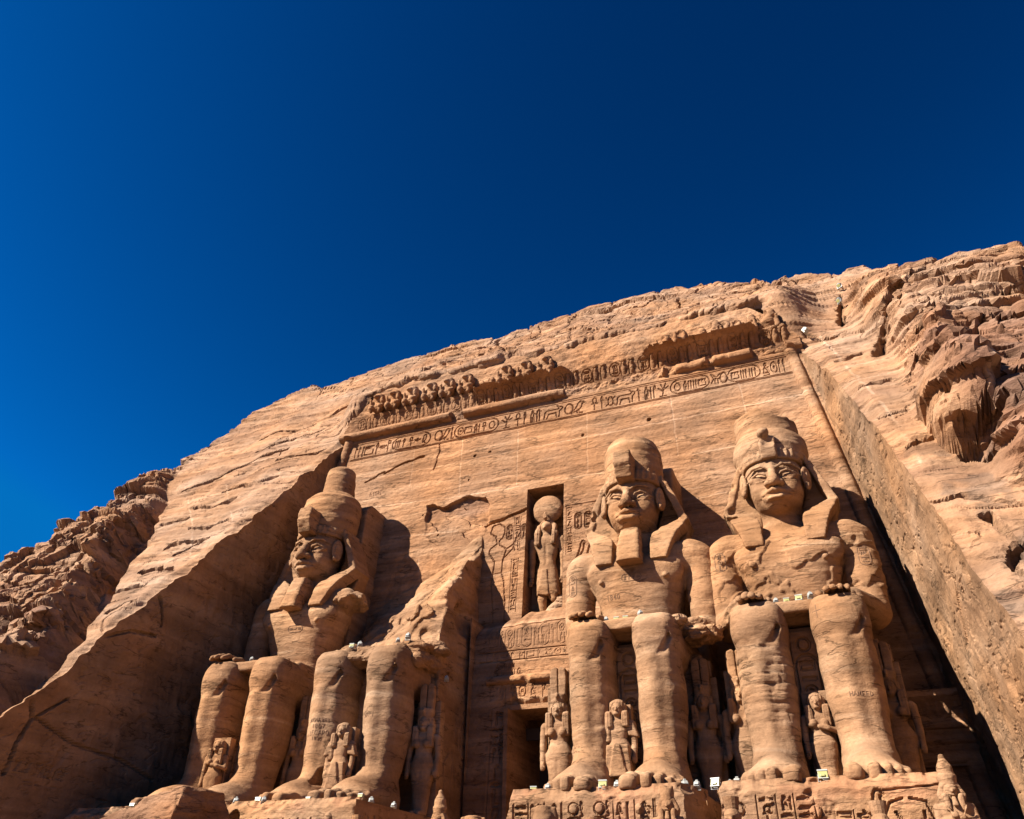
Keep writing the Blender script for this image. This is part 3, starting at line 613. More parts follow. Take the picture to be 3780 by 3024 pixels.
    P = P+N*(d*am*ss(0, .6, dist)*np.where(over > .4, .25, 1))[..., None]
    if globals().get('CLIFF_ONLY'): return P, x, z
    o = grid('hillside', P, M_clif, tint=tint, smooth=False); tag(o, kind='structure')
    # dressed side walls of the recess, from the cliff's edge back past the facade
    for nm, sl_, lab, sgn in (('recess_wall', slice(0, nl), 'shaded left side wall of the temple recess with a traveller name cut in it', -1), ('recess_wall', slice(nl+nt, nl+nt+nr), 'coarse sunlit right side wall of the temple recess, crossed by a statue shadow', 1)):
        E = P[sl_, 0, :]
        if sgn > 0: E = E[::-1]
        keep = E[:, 2] > -7; E = E[keep]; nd = 200
        t = np.linspace(0, 1, nd)[None, :, None]
        back = np.stack([sgn*(edge_x(E[:, 2])+.0), .098*E[:, 2]+.6, E[:, 2]], 1)
        S = E[:, None, :]*(1-t)+back[:, None, :]*t
        yy, zz_ = S[..., 1].astype(F32), S[..., 2].astype(F32); hh = .10*fb2(yy*.4, zz_*.4, 3, 60)+.015*fb2(yy*2, zz_*2, 3, 61)
        hh = hh-.10*ss(.45, .75, fb2(yy*.4, zz_*.4, 3, 63))+.05*fb2(yy*1.2+zz_*.5, zz_*.25-yy*.1, 3, 67)-.05*ss(.05, 0, np.abs(fb2(yy*.35, zz_*.9, 3, 68)))
        c = np.zeros_like(hh)
        def cut(pts, w, d):
            nonlocal c
            c = np.maximum(c, d*np.clip(1.3*(1-(seg_field(yy, zz_, pts)/w)**2), 0, 1))
        tw = np.ones(hh.shape+(3,), F32)
        if sgn < 0:
            for i, ch in enumerate('W.A.TAYLOR'):
                for g in GL.get(ch, []): cut([(-13.1+i*.27+x_*.24, 1.12+y_*.42-.012*i) for x_, y_ in g], .045, .09)
            cut([(-13.6, 3.9), (-13.2, 3.2), (-13.5, 2.1), (-13.4, .9)], .1, .25); cut([(-13.2, 3.2), (-11.8, 4.4)], .07, .2); cut([(-9.5, 10.8), (-8.6, 10.2), (-8, 9.0)], .09, .3)
            cut([(-15.6, .4), (-14.4, .5), (-14.4, -2)], .05, .15); cut([(-16.5, .0), (-15.0, .1), (-15.3, -3)], .06, .2); cut([(-11.8, 7.2), (-9.8, 8.2), (-8.2, 8.4)], .1, .2)
            cut([(-13, 3.3), (-10.5, 2.6), (-7.5, 2.4), (-5, 1.8)], .08, .15)
        else:
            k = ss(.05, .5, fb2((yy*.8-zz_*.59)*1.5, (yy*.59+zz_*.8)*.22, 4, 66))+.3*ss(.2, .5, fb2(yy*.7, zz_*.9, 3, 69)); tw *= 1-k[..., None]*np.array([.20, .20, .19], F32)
            cut([(-9.5, 6.4), (-8.2, 5.2), (-7.2, 4.3)], .05, .15); cut([(-4, 11.6), (-3.8, 10)], .06, .2)
        m_ = ss(0, .06, t[..., 0]); S[..., 0] += sgn*(c-hh)*m_
        o = grid(nm, S, M_side, tint=tw, flip=(sgn > 0), smooth=False); tag(o, lab, 'rock wall')
build_cliff()
# ------------------------------------------------------------------ the temple front
FB = .098
FR = thing('temple_facade', (0, 0, 0), 'carved sandstone temple front with inscription band, ribbed cornice and dark doorway', 'temple front')
def build_facade():
    F = Field(-20.4, 20.4, -3.6, 31.8, .048); U, V = F.U, F.V
    rg = random.Random(5)
    lim = edge_x(V)
    F.D += .035*fb2(U*.5, V*.9, 4, 70)+.018*fb2(U*2, V*4, 3, 72)
    for T, A, s in ((.9, .03, 5), (.35, .015, 6)):
        q = (V+.3*fb2(U*.15, V*.2, 3, s+70)+.02*U)/T; i = np.floor(q); f = q-i; F.D -= A*h1(i, s)*(1-f)*ss(0, .1, f)*ss(-.2, .4, n2(U*.12+i*7.1, i*.3, s))
    # rounded corner bead down both sides
    for sg in (-1, 1):
        d = sg*U-(lim-.42); F.D -= .32*np.sqrt(np.clip(1-(d/.34)**2, 0, 1))*(V < 26.2)*ss(-.5, .1, n2(V*.5, U*0+sg, 77)+.25)
    # inscription band
    z0, z1 = 24.25, 25.55
    for zz in (z0, z1, z1+.13, z0-.12): F.line([(-15.5, zz), (15.9, zz)], .035, .05)
    lay = [('reeds3', -15.3, .9), ('comb', -14.4, .7), ('reed', -13.6, .5), ('water', -13.2, .6), ('flag', -12.6, .4), ('C', -12.1, 3.1, ('reeds3', 'reed', 'ankh', 'bolt', 'owl')), ('sun', -8.7, .7), ('bird', -8.3, 1.1), ('leg', -7.4, .3), ('C', -7.1, 3.4, ('disc', 'comb', 'god', 'ankh', 'sun')),
           ('sedge', -3.5, .9), ('ankh', -2.6, .7), ('reed', -1.9, .4), ('god', -1.5, .7), ('was', -.85, .4), ('bull', -.4, 1.4), ('sun', 1.1, .7), ('bird', 1.5, 1.3), ('ankh', 2.9, .7), ('reed', 3.6, .4), ('scarab', 4.0, .7), ('bull', 4.7, 1.35), ('was', 6.1, .35), ('god', 6.5, .6), ('feather', 7.1, .4), ('sedge', 7.5, .8),
           ('C', 8.35, 2.5, ('sun', 'god', 'reeds3', 'comb')), ('bee', 10.9, .8), ('sun', 11.5, .5), ('C', 12.0, 2.0, ('comb', 'reeds3', 'reeds3')), ('man', 14.05, .55), ('disc', 14.6, .45), ('feather', 15.0, .3), ('reed', 15.3, .3)]
    for it in lay:
        if it[0] == 'C': F.cart(it[1], z0+.1, it[2], z1-z0-.2, .042, .09, False, it[3])
        else: F.glyph(it[0], it[1], z0+.14, it[2], z1-z0-.28, .042, .09)
        if it[0] == 'sun': F.rel(it[1]+it[2]/2, z0+.14+.5*(z1-z0-.28), it[2]*.34, .34, .05)
    # cornice: round moulding, then the hollow curve leaning out to a lip, much of it broken away
    t = np.clip((V-26.85)/1.2, 0, 1)
    keep = np.clip(ss(-5.9, -5.3, U)*ss(1.9, 1.0, U)*.72+ss(6.4, 7.6, U)*ss(14.4, 14.1, U)*.92+.40, 0, 1.3)+.12*fb2(U*.8, V*.5, 3, 80)
    corn = np.where(V > 26.85, np.where(keep > .55, keep*(.88*t**3.6+.12*t), .36*t+.05*fb2(U*.8, V*.8, 3, 82)), 0)
    rag = .12*fb2(U*1.3, V*0, 3, 81)
    corn = np.where(V > 28.05+rag, .10-.28*np.clip(V-29.6, 0, 9)**1.3+.10*fb2(U*.9, V*1.2, 4, 86), corn)                 # ledge, and the back panel behind the baboons
    F.D -= corn
    mk_ = (V > 26.85) & (V < 28.0)
    x = -15.4; k = 0
    while x < 15.3:                                                       # cartouches between pairs of cobras
        kp = float(np.interp(x, [-16, -6, -5.5, 1.5, 2, 7, 14, 16], [.45, .45, 1, 1, .8, 1, 1, .6]))
        F.cart(x, 26.9, .72, 1.02*(.75+.25*kp), .045, .10*kp, True, (('disc', 'god', 'basket'), ('comb', 'strokes', 'reeds3'))[k % 2])
        for j in (0, 1):
            cx = x+.98+j*.55; F.rel(cx, 27.35, .17, .42, .15*kp); F.rel(cx+.02, 27.68, .12, .2, .1*kp)
            F.line([(cx-.2, 26.9), (cx-.21, 27.4), (cx-.12, 27.75), (cx+.1, 27.82)], .045, .12*kp)
            if kp > .8: F.rel(cx, 27.92, .2, .12, .12)
        x += 1.98; k += 1
    # round moulding under it; intact, broken and worn stretches
    mp = np.interp(U, [-16.3, -7.45, -7.4, -6.45, -6.4, .55, 1.2, 1.6, 3, 7.6, 8.0, 8.3, 8.9, 10.8, 11.0, 11.4, 13.6, 13.8, 15.4, 15.9], [1, 1, .25, .3, 1, 1, .5, .1, .05, .1, .7, .15, .75, .85, .2, .9, .95, .2, .3, .7])
    mp = mp*(1+.3*fb2(U*.9, V*.7, 3, 83)*(mp < .92))
    F.D -= .50*mp*np.sqrt(np.clip(1-((V-26.36)/.36)**2, 0, 1))
    brk = (mp < .6)*np.clip(1-((V-26.4)/.5)**2, 0, 1); F.D += brk*(.12+.16*fb2(U*1.6, V*2.2, 4, 84))
    tb_ = brk*ss(-.1, .3, fb2(U*.7, V*1.2, 3, 85)); F.T *= 1-tb_[..., None]*np.array([.3, .28, .2], F32)
    # mortar joints of the rebuilt blocks (paler stone) and cracks
    PJ = (1.28, 1.42, 1.58)
    for pts in ([(-10.9, 19.7), (-5.9, 19.4), (-1.3, 19.4)], [(1.2, 19.3), (5.6, 19.4)], [(9.3, 19.5), (13, 19.6)], [(-14.8, 22.3), (-8, 22.2), (-1, 22.3), (6, 22.3), (16.6, 22.4)], [(-15.1, 19.8), (-11, 19.7)],
                [(-2.2, 24), (-2.1, 19.5)], [(-6.4, 24.1), (-6.2, 19.6)], [(-10.2, 24), (-10.1, 21)], [(2.7, 24.2), (2.7, 19.6)], [(8.3, 24.2), (8.4, 19.6)], [(12.6, 24.2), (12.7, 21.5)], [(6.2, 17.2), (9.6, 17.1)], [(9.2, 16.4), (10.9, 16.5)], [(-8.6, 15.2), (-8, 12)], [(-11, 17.1), (-6, 16.8)], [(-4.4, 13.2), (-1.4, 13.4)]):
        F.crack(pts, .05, .012, .03, rg.randint(0, 999), PJ)
    F.crack([(-13.8, 22.0), (-12.4, 22.6)], .07, .35, .06, 3); F.crack([(-12.3, 22.5), (-10.9, 23.1), (-9.3, 23.3)], .08, .4, .06, 4)
    F.crack([(-8.2, 24.1), (-8.1, 23.4), (-8.4, 22)], .05, .1, .05, 5)
    for (u, v, r) in ((-4.2, 22.6, .09), (-5.3, 22.5, .1), (-5.6, 20.6, .06), (2.4, 22.5, .1), (-8.7, 18.4, .06), (-7.4, 16.7, .06), (6.8, 22.7, .13), (.3, 26, .1)): F.rel(u, v, r, r, -.5)
    # torn patch above the broken colossus
    tpz = np.interp(U, [-8.5, -7.2, -6.3, -5.4, -4.2, -3.9], [19.2, 18.85, 19.15, 19.35, 19.0, 18.4])+.12*fb2(U*1.3, V*.2, 3, 89)
    pm = ss(0, .10, tpz-V)*ss(-8.5, -8.35, U+.15*n2(V*1.3, U*.2, 94))*ss(-3.8, -4.0, U+.2*n2(V*1.1, U*.2, 95))*ss(15.4, 16.4, V+.5*n2(U*.6, V*.4, 96))
    F.D += pm*(.34*ss(16.6, 18.7, V+.5*fb2(U*.6, V*.6, 3, 91))+.10*facets(U*.8, V*.9, 3)+.05*fb2(U*1.3, V*1.6, 3, 90))
    F.T *= 1-(pm*ss(17.7, 18.2, V+.6*n2(U*.7, V*.8, 92)))[..., None]*np.array([.30, .30, .24], F32)  # darker tint over the upper part, painted to deepen the recess's shade
    pm = np.clip(1-((U+8.5)/2.3)**2-((V-13.6)/2.6)**2+.5*fb2(U*.5, V*.6, 3, 87), 0, 1); F.D += ss(0, .3, pm)*(.04+.08*fb2(U*.8, V*.9, 4, 93))
    F.crack([(-4.0, 16.8), (-2.6, 17.2), (-1.3, 17.6)], .1, .5, .05, 9)
    # relief beside the niche: an offering king, columns of signs
    K = lambda pts: [(-4.0+p[0], 10.0+p[1]) for p in pts]
    for pl_ in ([(.35, 6.2), (.5, 6.7), (.95, 6.8), (1.3, 6.5), (1.35, 6.2), (1.2, 5.75), (1.0, 5.6), (1.02, 5.3), (1.5, 4.95), (1.95, 5.25), (2.15, 5.7)], [(.35, 6.2), (.75, 5.9), (.85, 5.4), (.4, 5.1), (.35, 4.8), (.75, 4.2), (.7, 3.4), (.6, 2.8), (.75, 1.6), (.9, .3)], [(1.5, 4.95), (1.3, 4.3), (1.25, 3.4), (1.45, 2.8), (1.6, 1.4), (1.6, .3), (2.0, .15)], [(1.25, 3.4), (.7, 3.4)], [(1.3, 4.3), (1.9, 4.9), (2.3, 5.9)]):
        F.line(K(pl_), .045, .08)
    F.column(-2.05, 14.9, 17.1, .42, rg, .034, .06); F.cart(-2.55, 15.6, .36, 1.0, .045, .09, True, ('disc', 'god', 'basket')); F.cart(-2.0+.42, 15.5, .34, 1.0, .045, .08, True, ('disc', 'man')); F.column(-2.1, 10.8, 14.2, .42, rg, .034, .06)
    F.line([(-4.0, 17.0), (-1.4, 17.4)], .04, .06); F.line([(1.3, 17.3), (3.6, 17.3)], .04, .06)
    F.column(1.35, 14.0, 17.2, .4, rg, .034, .06); F.cart(1.9, 15.6, .4, 1.1, .05, .1, True, ('disc', 'man', 'bird')); F.cart(2.5, 15.6, .4, 1.1, .05, .1, True, ('comb', 'reeds3', 'water')); F.line([(3.5, 15.6), (2.9, 14.8), (2.5, 13.4), (1.9, 12.6)], .06, .12); F.glyph('bird', 1.9, 13.6, .8, 1.2, .06, .1)
    for w, u, v in (('EIGAT', -13.2, 20.7), ('KRILL', -7.4, 9.9)): F.text(w, u, v, .17, .3, .03, .04)
    Y = FB*V+F.D+F.C
    P = np.stack([U, Y, V], -1)
    cx = (U[:-1, :-1]+U[1:, 1:])/2; cz = (V[:-1, :-1]+V[1:, 1:])/2
    inside = np.abs(cx) < edge_x(cz)+.35-.75*np.clip(cz-27, 0, 9)
    niche = (cx > -1.31) & (cx < 1.13) & (cz > 10.1) & (cz < 19.0); door = (np.abs(cx) < 1.25) & (cz < 5.1)
    base = inside & ~niche & ~door
    for nm, a_, b_ in (('wall', -9, 24.1), ('inscription_band', 24.1, 25.72), ('round_moulding', 25.72, 26.85), ('cornice', 26.85, 28.0), ('baboon_ledge', 28.0, 99)):
        grid(nm, P, M_wall, FR, mask=base & (cz >= a_) & (cz < b_), tint=F.T, smooth=False)
    # the niche: four cheeks and a back
    N = Boxes(); d = 1.5
    def cheek(p, q):
        y0 = FB*p[1]+.05; y1 = FB*q[1]+.05; N.add([(p[0], y0-.03, p[1]), (q[0], y1-.03, q[1]), (q[0], y1+d, q[1]), (p[0], y0+d, p[1])], [(0, 1, 2, 3)])
    cs = [(-1.31, 10.1), (1.13, 10.1), (1.13, 19.02), (-1.31, 19.02)]
    for i in range(4): cheek(cs[i], cs[(i+1) % 4])
    N.add([(c[0], FB*c[1]+d, c[1]) for c in cs], [(0, 1, 2, 3)]); N.build('niche', M_wall, FR)
build_facade()
def build_portal():
    """the block around the doorway, standing proud of the wall"""
    x0, x1 = -3.5, 3.9; F = Field(x0, x1, -3.5, 10.75, .045); U, V = F.U, F.V; rg = random.Random(8)
    F.D += .03*fb2(U*.7, V*.9, 4, 95)+.015*fb2(U*3, V*5, 3, 96)
    F.D -= .30*np.sqrt(np.clip(1-((V-6.55)/.22)**2, 0, 1))*(U > -2.6)*ss(-.2, .3, n2(U*1.2, V*0, 97)+.35)
    F.D += ss(.25, -.1, V-5.35-.25*fb2(U*1.3, V*0, 3, 98))*ss(-2.4, -1.2, U)*.28
    for zz in (7.6, 8.1, 9.6): F.line([(-3.2, zz), (3.4, zz)], .04, .07)
    x = -2.9
    for i in range(7): F.cart(x+.2, 8.25, .55, 1.25, .034, .035, True, (('comb', 'reeds3'), ('disc', 'god'), ('bird', 'water'))[i % 3]); F.glyph(rg.choice(TALL), x+.8, 8.3, .35, 1.0, .034, .035); x += 1.0
    for i in range(12): F.glyph(rg.choice(TALL+ROWSET), -3.0+i*.52, 7.65, .4, .4, .034, .04)
    for i in range(9): F.glyph(rg.choice(TALL), -2.6+i*.6, 5.55, .45, .75, .036, .05)
    F.text('ATHAN', -2.2, 7.15, .2, .26, .03, .05); F.text('ANTONIO', -2.3, 6.85, .2, .26, .03, .05)
    F.column(-2.3, -2.5, 5.0, .8, rg, .05, .1); F.column(1.5, -2.5, 5.0, .8, rg, .05, .1)
    top = 10.2+.12*U+.25*fb2(U*.8, V*0, 3, 99)
    yf = -1.0+.075*V; ov = np.clip(V-(top-.9), 0, None); Y = yf+F.D+F.C+.9*ov**1.5
    cx = (U[:-1, :-1]+U[1:, 1:])/2; cz = (V[:-1, :-1]+V[1:, 1:])/2
    P = np.stack([U, Y, V], -1)
    m = ~((cx > -1.2) & (cx < 1.35) & (cz < 5.0))
    grid('door_surround', P, M_wall, FR, mask=m, smooth=False)
    B = Boxes(); B.box((x0-.05, -.95, -3.4), (x0, 1.3, 10.0)); B.box((x1, -.95, -3.4), (x1+.05, 1.3, 10.4))
    B.box((-1.42, -1.05, -3.4), (-1.203, 4.5, 5.0)); B.box((1.353, -1.05, -3.4), (1.55, 4.5, 5.0)); B.box((-1.5, -.55, 5.003), (1.6, 4.5, 5.25)); B.box((-1.5, 4.5, -3.4), (1.6, 4.6, 5.2)); B.build('door_jamb', M_wall, FR)
    W_ = Boxes(); W_.box((-1.19, 1.55, 3.9), (1.34, 1.75, 4.5)); W_.box((-1.19, .5, .9), (1.34, .6, 1.1)); W_.box((-1.19, .5, .3), (1.34, .56, .38)); W_.box((-1.19, 3.6, -3.4), (1.34, 3.7, 4.9)); W_.build('wooden_door', M_dark, FR)
build_portal()
# ------------------------------------------------------------------ the colossi
LIFT[0] = 1
ZS = -.35                                                  # top of the pedestals, under the soles
def feet(v, sg, kx, lw, L=1.0):
    v.cone((sg*kx, -6.9, .95), (sg*kx, -8.9, .55), .88*lw, .5, k=.5)
    v.cone((sg*kx, -6.4, .55), (sg*kx, -7.2, .6), .85, .85, k=.4)
    v.ell((sg*kx, -8.3, .42), (.98, 1.3, .58), k=.35); v.ell((sg*(kx+.08), -9.1, .34), (1.0, .62, .42), k=.25)
    v.box((sg*(kx-.66)-.31, -10.7, -.1), (sg*(kx-.66)+.31, -8.6, .52), .25, k=.08, rz=sg*.04, rx=.06); v.ell((sg*(kx-.66), -9.75, .42), (.27, .35, .2), k=.12)
    for i, (dx, ty) in enumerate(((.02, -10.45), (.40, -10.2), (.73, -9.95), (1.0, -9.6))):
        r = .235-.015*i; v.cone((sg*(kx+dx*.85), -8.9, .44), (sg*(kx+dx), ty+.5, .38), r*.9, r*.9, k=.06); v.box((sg*(kx+dx)-r*.78, ty-.12, .0), (sg*(kx+dx)+r*.78, ty+.8, .52-.03*i), .13, k=.03, rx=.1)
def legs(v, kx, lw, s=1):
    for sg in (-1, 1):
        v.loft([(.15, sg*kx, -6.75, .88*lw, .95), (1.0, sg*kx, -6.75, .86*lw, .92), (1.9, sg*kx, -6.55, .97*lw, 1.05), (3.2, sg*kx, -6.3, 1.13*lw, 1.25), (4.4, sg*kx, -6.3, 1.15*lw, 1.28), (5.2, sg*kx, -6.35, 1.10*lw, 1.22), (6.2, sg*kx, -6.4, 1.10*lw, 1.16), (6.75, sg*kx, -6.2, 1.0*lw, .98)], n=2.7, k=.2)
        v.cone((sg*kx, -6.45, 5.9), (sg*kx, -2.0, 5.9), 1.06*lw, 1.25, k=.2)
        v.box((sg*kx-1.08*lw, -7.5, 5.3), (sg*kx+1.08*lw, -5.0, 6.98), .62, k=.3)
        # kneecap: a broad pad ending in a rounded lower edge; the calf's outer line
        v.ell((sg*kx-.05, -7.40, 5.95), (.74*lw, .30, .74), k=.07)
        v.tube([(sg*kx+.70*lw, -7.35, 6.3), (sg*kx+.78*lw, -7.32, 5.8), (sg*kx+.6*lw, -7.52, 5.3), (sg*kx+.1, -7.6, 5.12), (sg*kx-.5*lw, -7.5, 5.3)], [.04, .08, .09, .05, .02], 's', .12)
        v.cone((sg*kx-.1, -7.45, 5.0), (sg*kx-.05, -7.55, 1.6), .22, .12, k=.35)
        feet(v, sg, kx, lw)
def face(v, beard=True):
    v.ell((0, -2.35, 14.7), (1.41, 1.40, 1.8), k=.2)
    v.ell((0, -2.70, 13.62), (1.17, 1.04, 1.0), k=.4)
    v.ell((0, -3.30, 13.04), (.56, .42, .38), k=.3)
    for sg in (-1, 1):
        v.ell((sg*.68, -3.20, 13.85), (.5, .48, .6), k=.3)
        v.ell((sg*.68, -3.98, 14.34), (.56, .24, .24), 's', .22)
        v.ell((sg*.30, -3.95, 14.34), (.2, .26, .16), 's', .2)
        v.ell((sg*.70, -3.42, 14.34), (.48, .26, .22), k=.02, rx=.22)
        v.tube([(sg*.22, -3.72, 14.28), (sg*.42, -3.80, 14.50), (sg*.70, -3.79, 14.57), (sg*.98, -3.62, 14.47), (sg*1.28, -3.30, 14.34)], [.045, .06, .065, .055, .04], k=.04)
        v.tube([(sg*.24, -3.70, 14.26), (sg*.50, -3.74, 14.14), (sg*.80, -3.66, 14.13), (sg*1.10, -3.45, 14.28)], .04, k=.05)
        v.tube([(sg*.18, -3.82, 14.74), (sg*.50, -3.82, 14.92), (sg*.90, -3.60, 14.94), (sg*1.32, -3.22, 14.72)], [.06, .075, .07, .04], k=.08)
        v.ell((sg*.28, -3.98, 13.82), (.22, .26, .17), k=.08)
        v.ell((sg*.14, -4.05, 13.66), (.09, .11, .06), 's', .04)
        v.tube([(sg*.66, -3.60, 13.24), (sg*.72, -3.5, 13.22)], .05, 's', .08)
        # ears, pushed forward by the headcloth
        v.ell((sg*1.52, -2.80, 14.42), (.15, .38, .68), k=.06, rz=-sg*.45)
        v.ell((sg*1.58, -3.12, 14.52), (.13, .20, .42), 's', .03, rz=-sg*.45); v.ell((sg*1.56, -2.98, 14.45), (.05, .07, .2), k=.02)
        v.ell((sg*1.52, -2.98, 13.90), (.15, .19, .19), k=.05)
    v.tube([(0, -3.66, 15.0), (0, -3.92, 14.4), (0, -4.18, 13.98), (0, -4.22, 13.86)], [.18, .19, .24, .26], k=.12)
    v.ell((0, -3.66, 13.3), (.72, .32, .40), k=.2)
    v.tube([(-.70, -3.58, 13.31), (-.34, -3.92, 13.42), (-.1, -4.05, 13.47), (0, -4.03, 13.43), (.1, -4.05, 13.47), (.34, -3.92, 13.42), (.70, -3.58, 13.31)], [.05, .11, .12, .115, .12, .11, .05], k=.03)
    v.tube([(-.58, -3.64, 13.20), (-.22, -3.96, 13.09), (.22, -3.96, 13.09), (.58, -3.64, 13.20)], [.06, .135, .135, .06], k=.03)
    v.tube([(-.74, -3.64, 13.28), (-.34, -4.02, 13.28), (0, -4.14, 13.285), (.34, -4.02, 13.28), (.74, -3.64, 13.28)], .035, 's', .03)
    v.tube([(-.32, -3.92, 12.90), (.32, -3.92, 12.90)], .06, 's', .12)
    v.cone((0, -1.8, 11.4), (0, -1.95, 13.3), 1.1, 1.0, k=.25)
def torso(v, armR=True, armL=True):
    v.loft([(6.0, 0, -2.2, 2.5, 1.7), (6.9, 0, -2.2, 1.95, 1.4), (7.6, 0, -2.25, 1.78, 1.38), (8.6, 0, -2.35, 1.92, 1.42), (9.6, 0, -2.45, 2.25, 1.48), (10.5, 0, -2.4, 2.5, 1.45), (11.2, 0, -2.3, 2.55, 1.2), (11.75, 0, -2.1, 2.2, .9), (12.2, 0, -2.0, 1.2, .7)], n=3.0, k=.3)
    for sg in (-1, 1):
        v.ell((sg*1.2, -3.40, 10.35), (1.22, .55, .85), k=.25)
        v.cone((sg*1.2, -3.0, 11.35), (sg*2.6, -2.7, 11.35), .42, .6, k=.4)
        v.ell((sg*1.6, -3.88, 9.85), (.14, .12, .13), k=.04)
        if (armL if sg < 0 else armR) is not None: v.ell((sg*2.85, -2.35, 11.05), (.85, .95, .92), k=.3)
    v.ell((0, -3.66, 7.75), (.1, .14, .12), 's', .06)
    for sg, full in ((-1, armL), (1, armR)):
        if full is None:
            continue
        v.cone((sg*3.08, -2.35, 11.0), (sg*3.12, -2.55, 8.9), .78, .76, k=.2)
        v.cone((sg*3.12, -2.55, 8.9), (sg*3.12, -2.75, 7.45), .76, .64, k=.05)
        if full:
            v.cone((sg*3.12, -2.8, 7.35), (sg*2.3, -5.3, 7.3), .68, .45, k=.2)
            v.box((sg*1.72-.52, -6.5, 7.02), (sg*1.72+.52, -5.2, 7.4), .16, k=.3)
            for i, L in enumerate((-7.35, -7.55, -7.5, -7.25)):
                x = sg*1.72+(i-1.5)*.27*sg; v.tube([(x, -6.3, 7.24), (x, (L-6.3)/2-.1, 7.26), (x, L, 7.08)], [.14, .135, .115], k=.03)
            v.tube([(sg*1.3, -5.7, 7.2), (sg*1.02, -6.3, 7.2), (sg*1.0, -6.8, 7.1)], [.18, .15, .12], k=.06)
        else:
            v.cone((sg*3.1, -2.9, 7.25), (sg*2.7, -4.3, 7.0), .62, .48, k=.15)
            for q in ((2.9, -5.1, 7.5, .42), (2.2, -5.3, 7.3, .4), (2.9, -3.9, 7.85, .35), (3.4, -4.2, 7.3, .4), (2.6, -4.7, 6.55, .35)): v.ell((sg*q[0], q[1], q[2]), (q[3]*1.3, q[3], q[3]*.8), 's', .05)
def nemes_mesh(root, sc, off, seed, damaged=False):
    v = Vol((-3.1, -4.6, 10.0), (3.1, -.5, 17.0), .06)
    for sg in (-1, 1):
        P = [(sg*1.25, 16.1), (sg*1.7, 15.9), (sg*2.12, 15.0), (sg*2.72, 13.3), (sg*2.5, 12.6), (sg*2.2, 12.1), (sg*1.9, 11.3), (sg*1.0, 11.3), (sg*.9, 13.0), (sg*1.3, 14.0), (sg*1.4, 15.2)]
        v.prism(P, -2.4 if sg < 0 else -1.75, -.7, 1, .1, k=.05)
        v.prism([(sg*1.40, 15.95), (sg*1.64, 15.95), (sg*2.16, 14.9), (sg*2.80, 13.2), (sg*2.36, 13.1), (sg*1.90, 14.5), (sg*1.58, 15.4)], -2.5, -.8, 1, .03, k=.03)
        # lappets on the breast
        xo = ([10.7, 11.4, 12.2, 12.8, 13.35, 13.6], [1.78, 1.98, 2.25, 2.55, 2.72, 2.66]); xi = ([10.7, 11.9, 12.3, 12.6, 13.0, 13.4, 13.6], [.95, .95, 1.05, 1.35, 1.95, 2.45, 2.6]); yc = ([10.7, 11, 11.8, 12.3, 12.8, 13.3, 13.6], [-3.55, -3.5, -3.2, -2.9, -2.5, -2.1, -1.9])
        def lap(X, Y, Z):
            z = Z.ravel(); o_, i_, c_ = [np.interp(z, *q).astype(F32)[None, None, :] for q in (xo, xi, yc)]
            u = sg*X; return np.maximum(np.maximum(u-o_, i_-u)*.93, np.maximum(np.abs(Y-c_-.12*(u-1.5)**2)*.8-.42, np.maximum(10.7-Z, Z-13.55)))
        v.put(lap, (min(sg*.9, sg*2.8), -4.3, 10.6), (max(sg*.9, sg*2.8), -1.3, 13.6), 'u', .08)
    v.ell((0, -2.1, 16.0), (1.5, 1.48, .8), k=.1)
    v.loft([(15.32, 0, -2.32, 1.47, 1.47), (15.5, 0, -2.3, 1.5, 1.5), (15.9, 0, -2.25, 1.52, 1.5)], n=2.1, k=.1)
    # hollow for the face
    v.ell((0, -3.2, 13.9), (1.38, 1.6, 1.55), 's', .05)
    if damaged:
        rg = random.Random(seed)
        for i in range(9): v.ell((-2.3+rg.uniform(-.5, .3), -2.6+rg.uniform(-.3, .3), rg.uniform(12.2, 15.2)), (rg.uniform(.12, .3), .3, rg.uniform(.15, .35)), 's', .1)
    def rib(V, N):
        return .007*np.sin(V[:, 2]*2*np.pi/.30)*(V[:, 2] < 12.9)*(np.abs(N[:, 0]) < .6)*(np.abs(V[:, 0]) > .9)+.035*np.sin(V[:, 0]*2*np.pi/.26)*(V[:, 2] > 15.45)
    return v.build('nemes_headcloth', M_stat, root, .04, 1.3, sc, off, disp=rib)
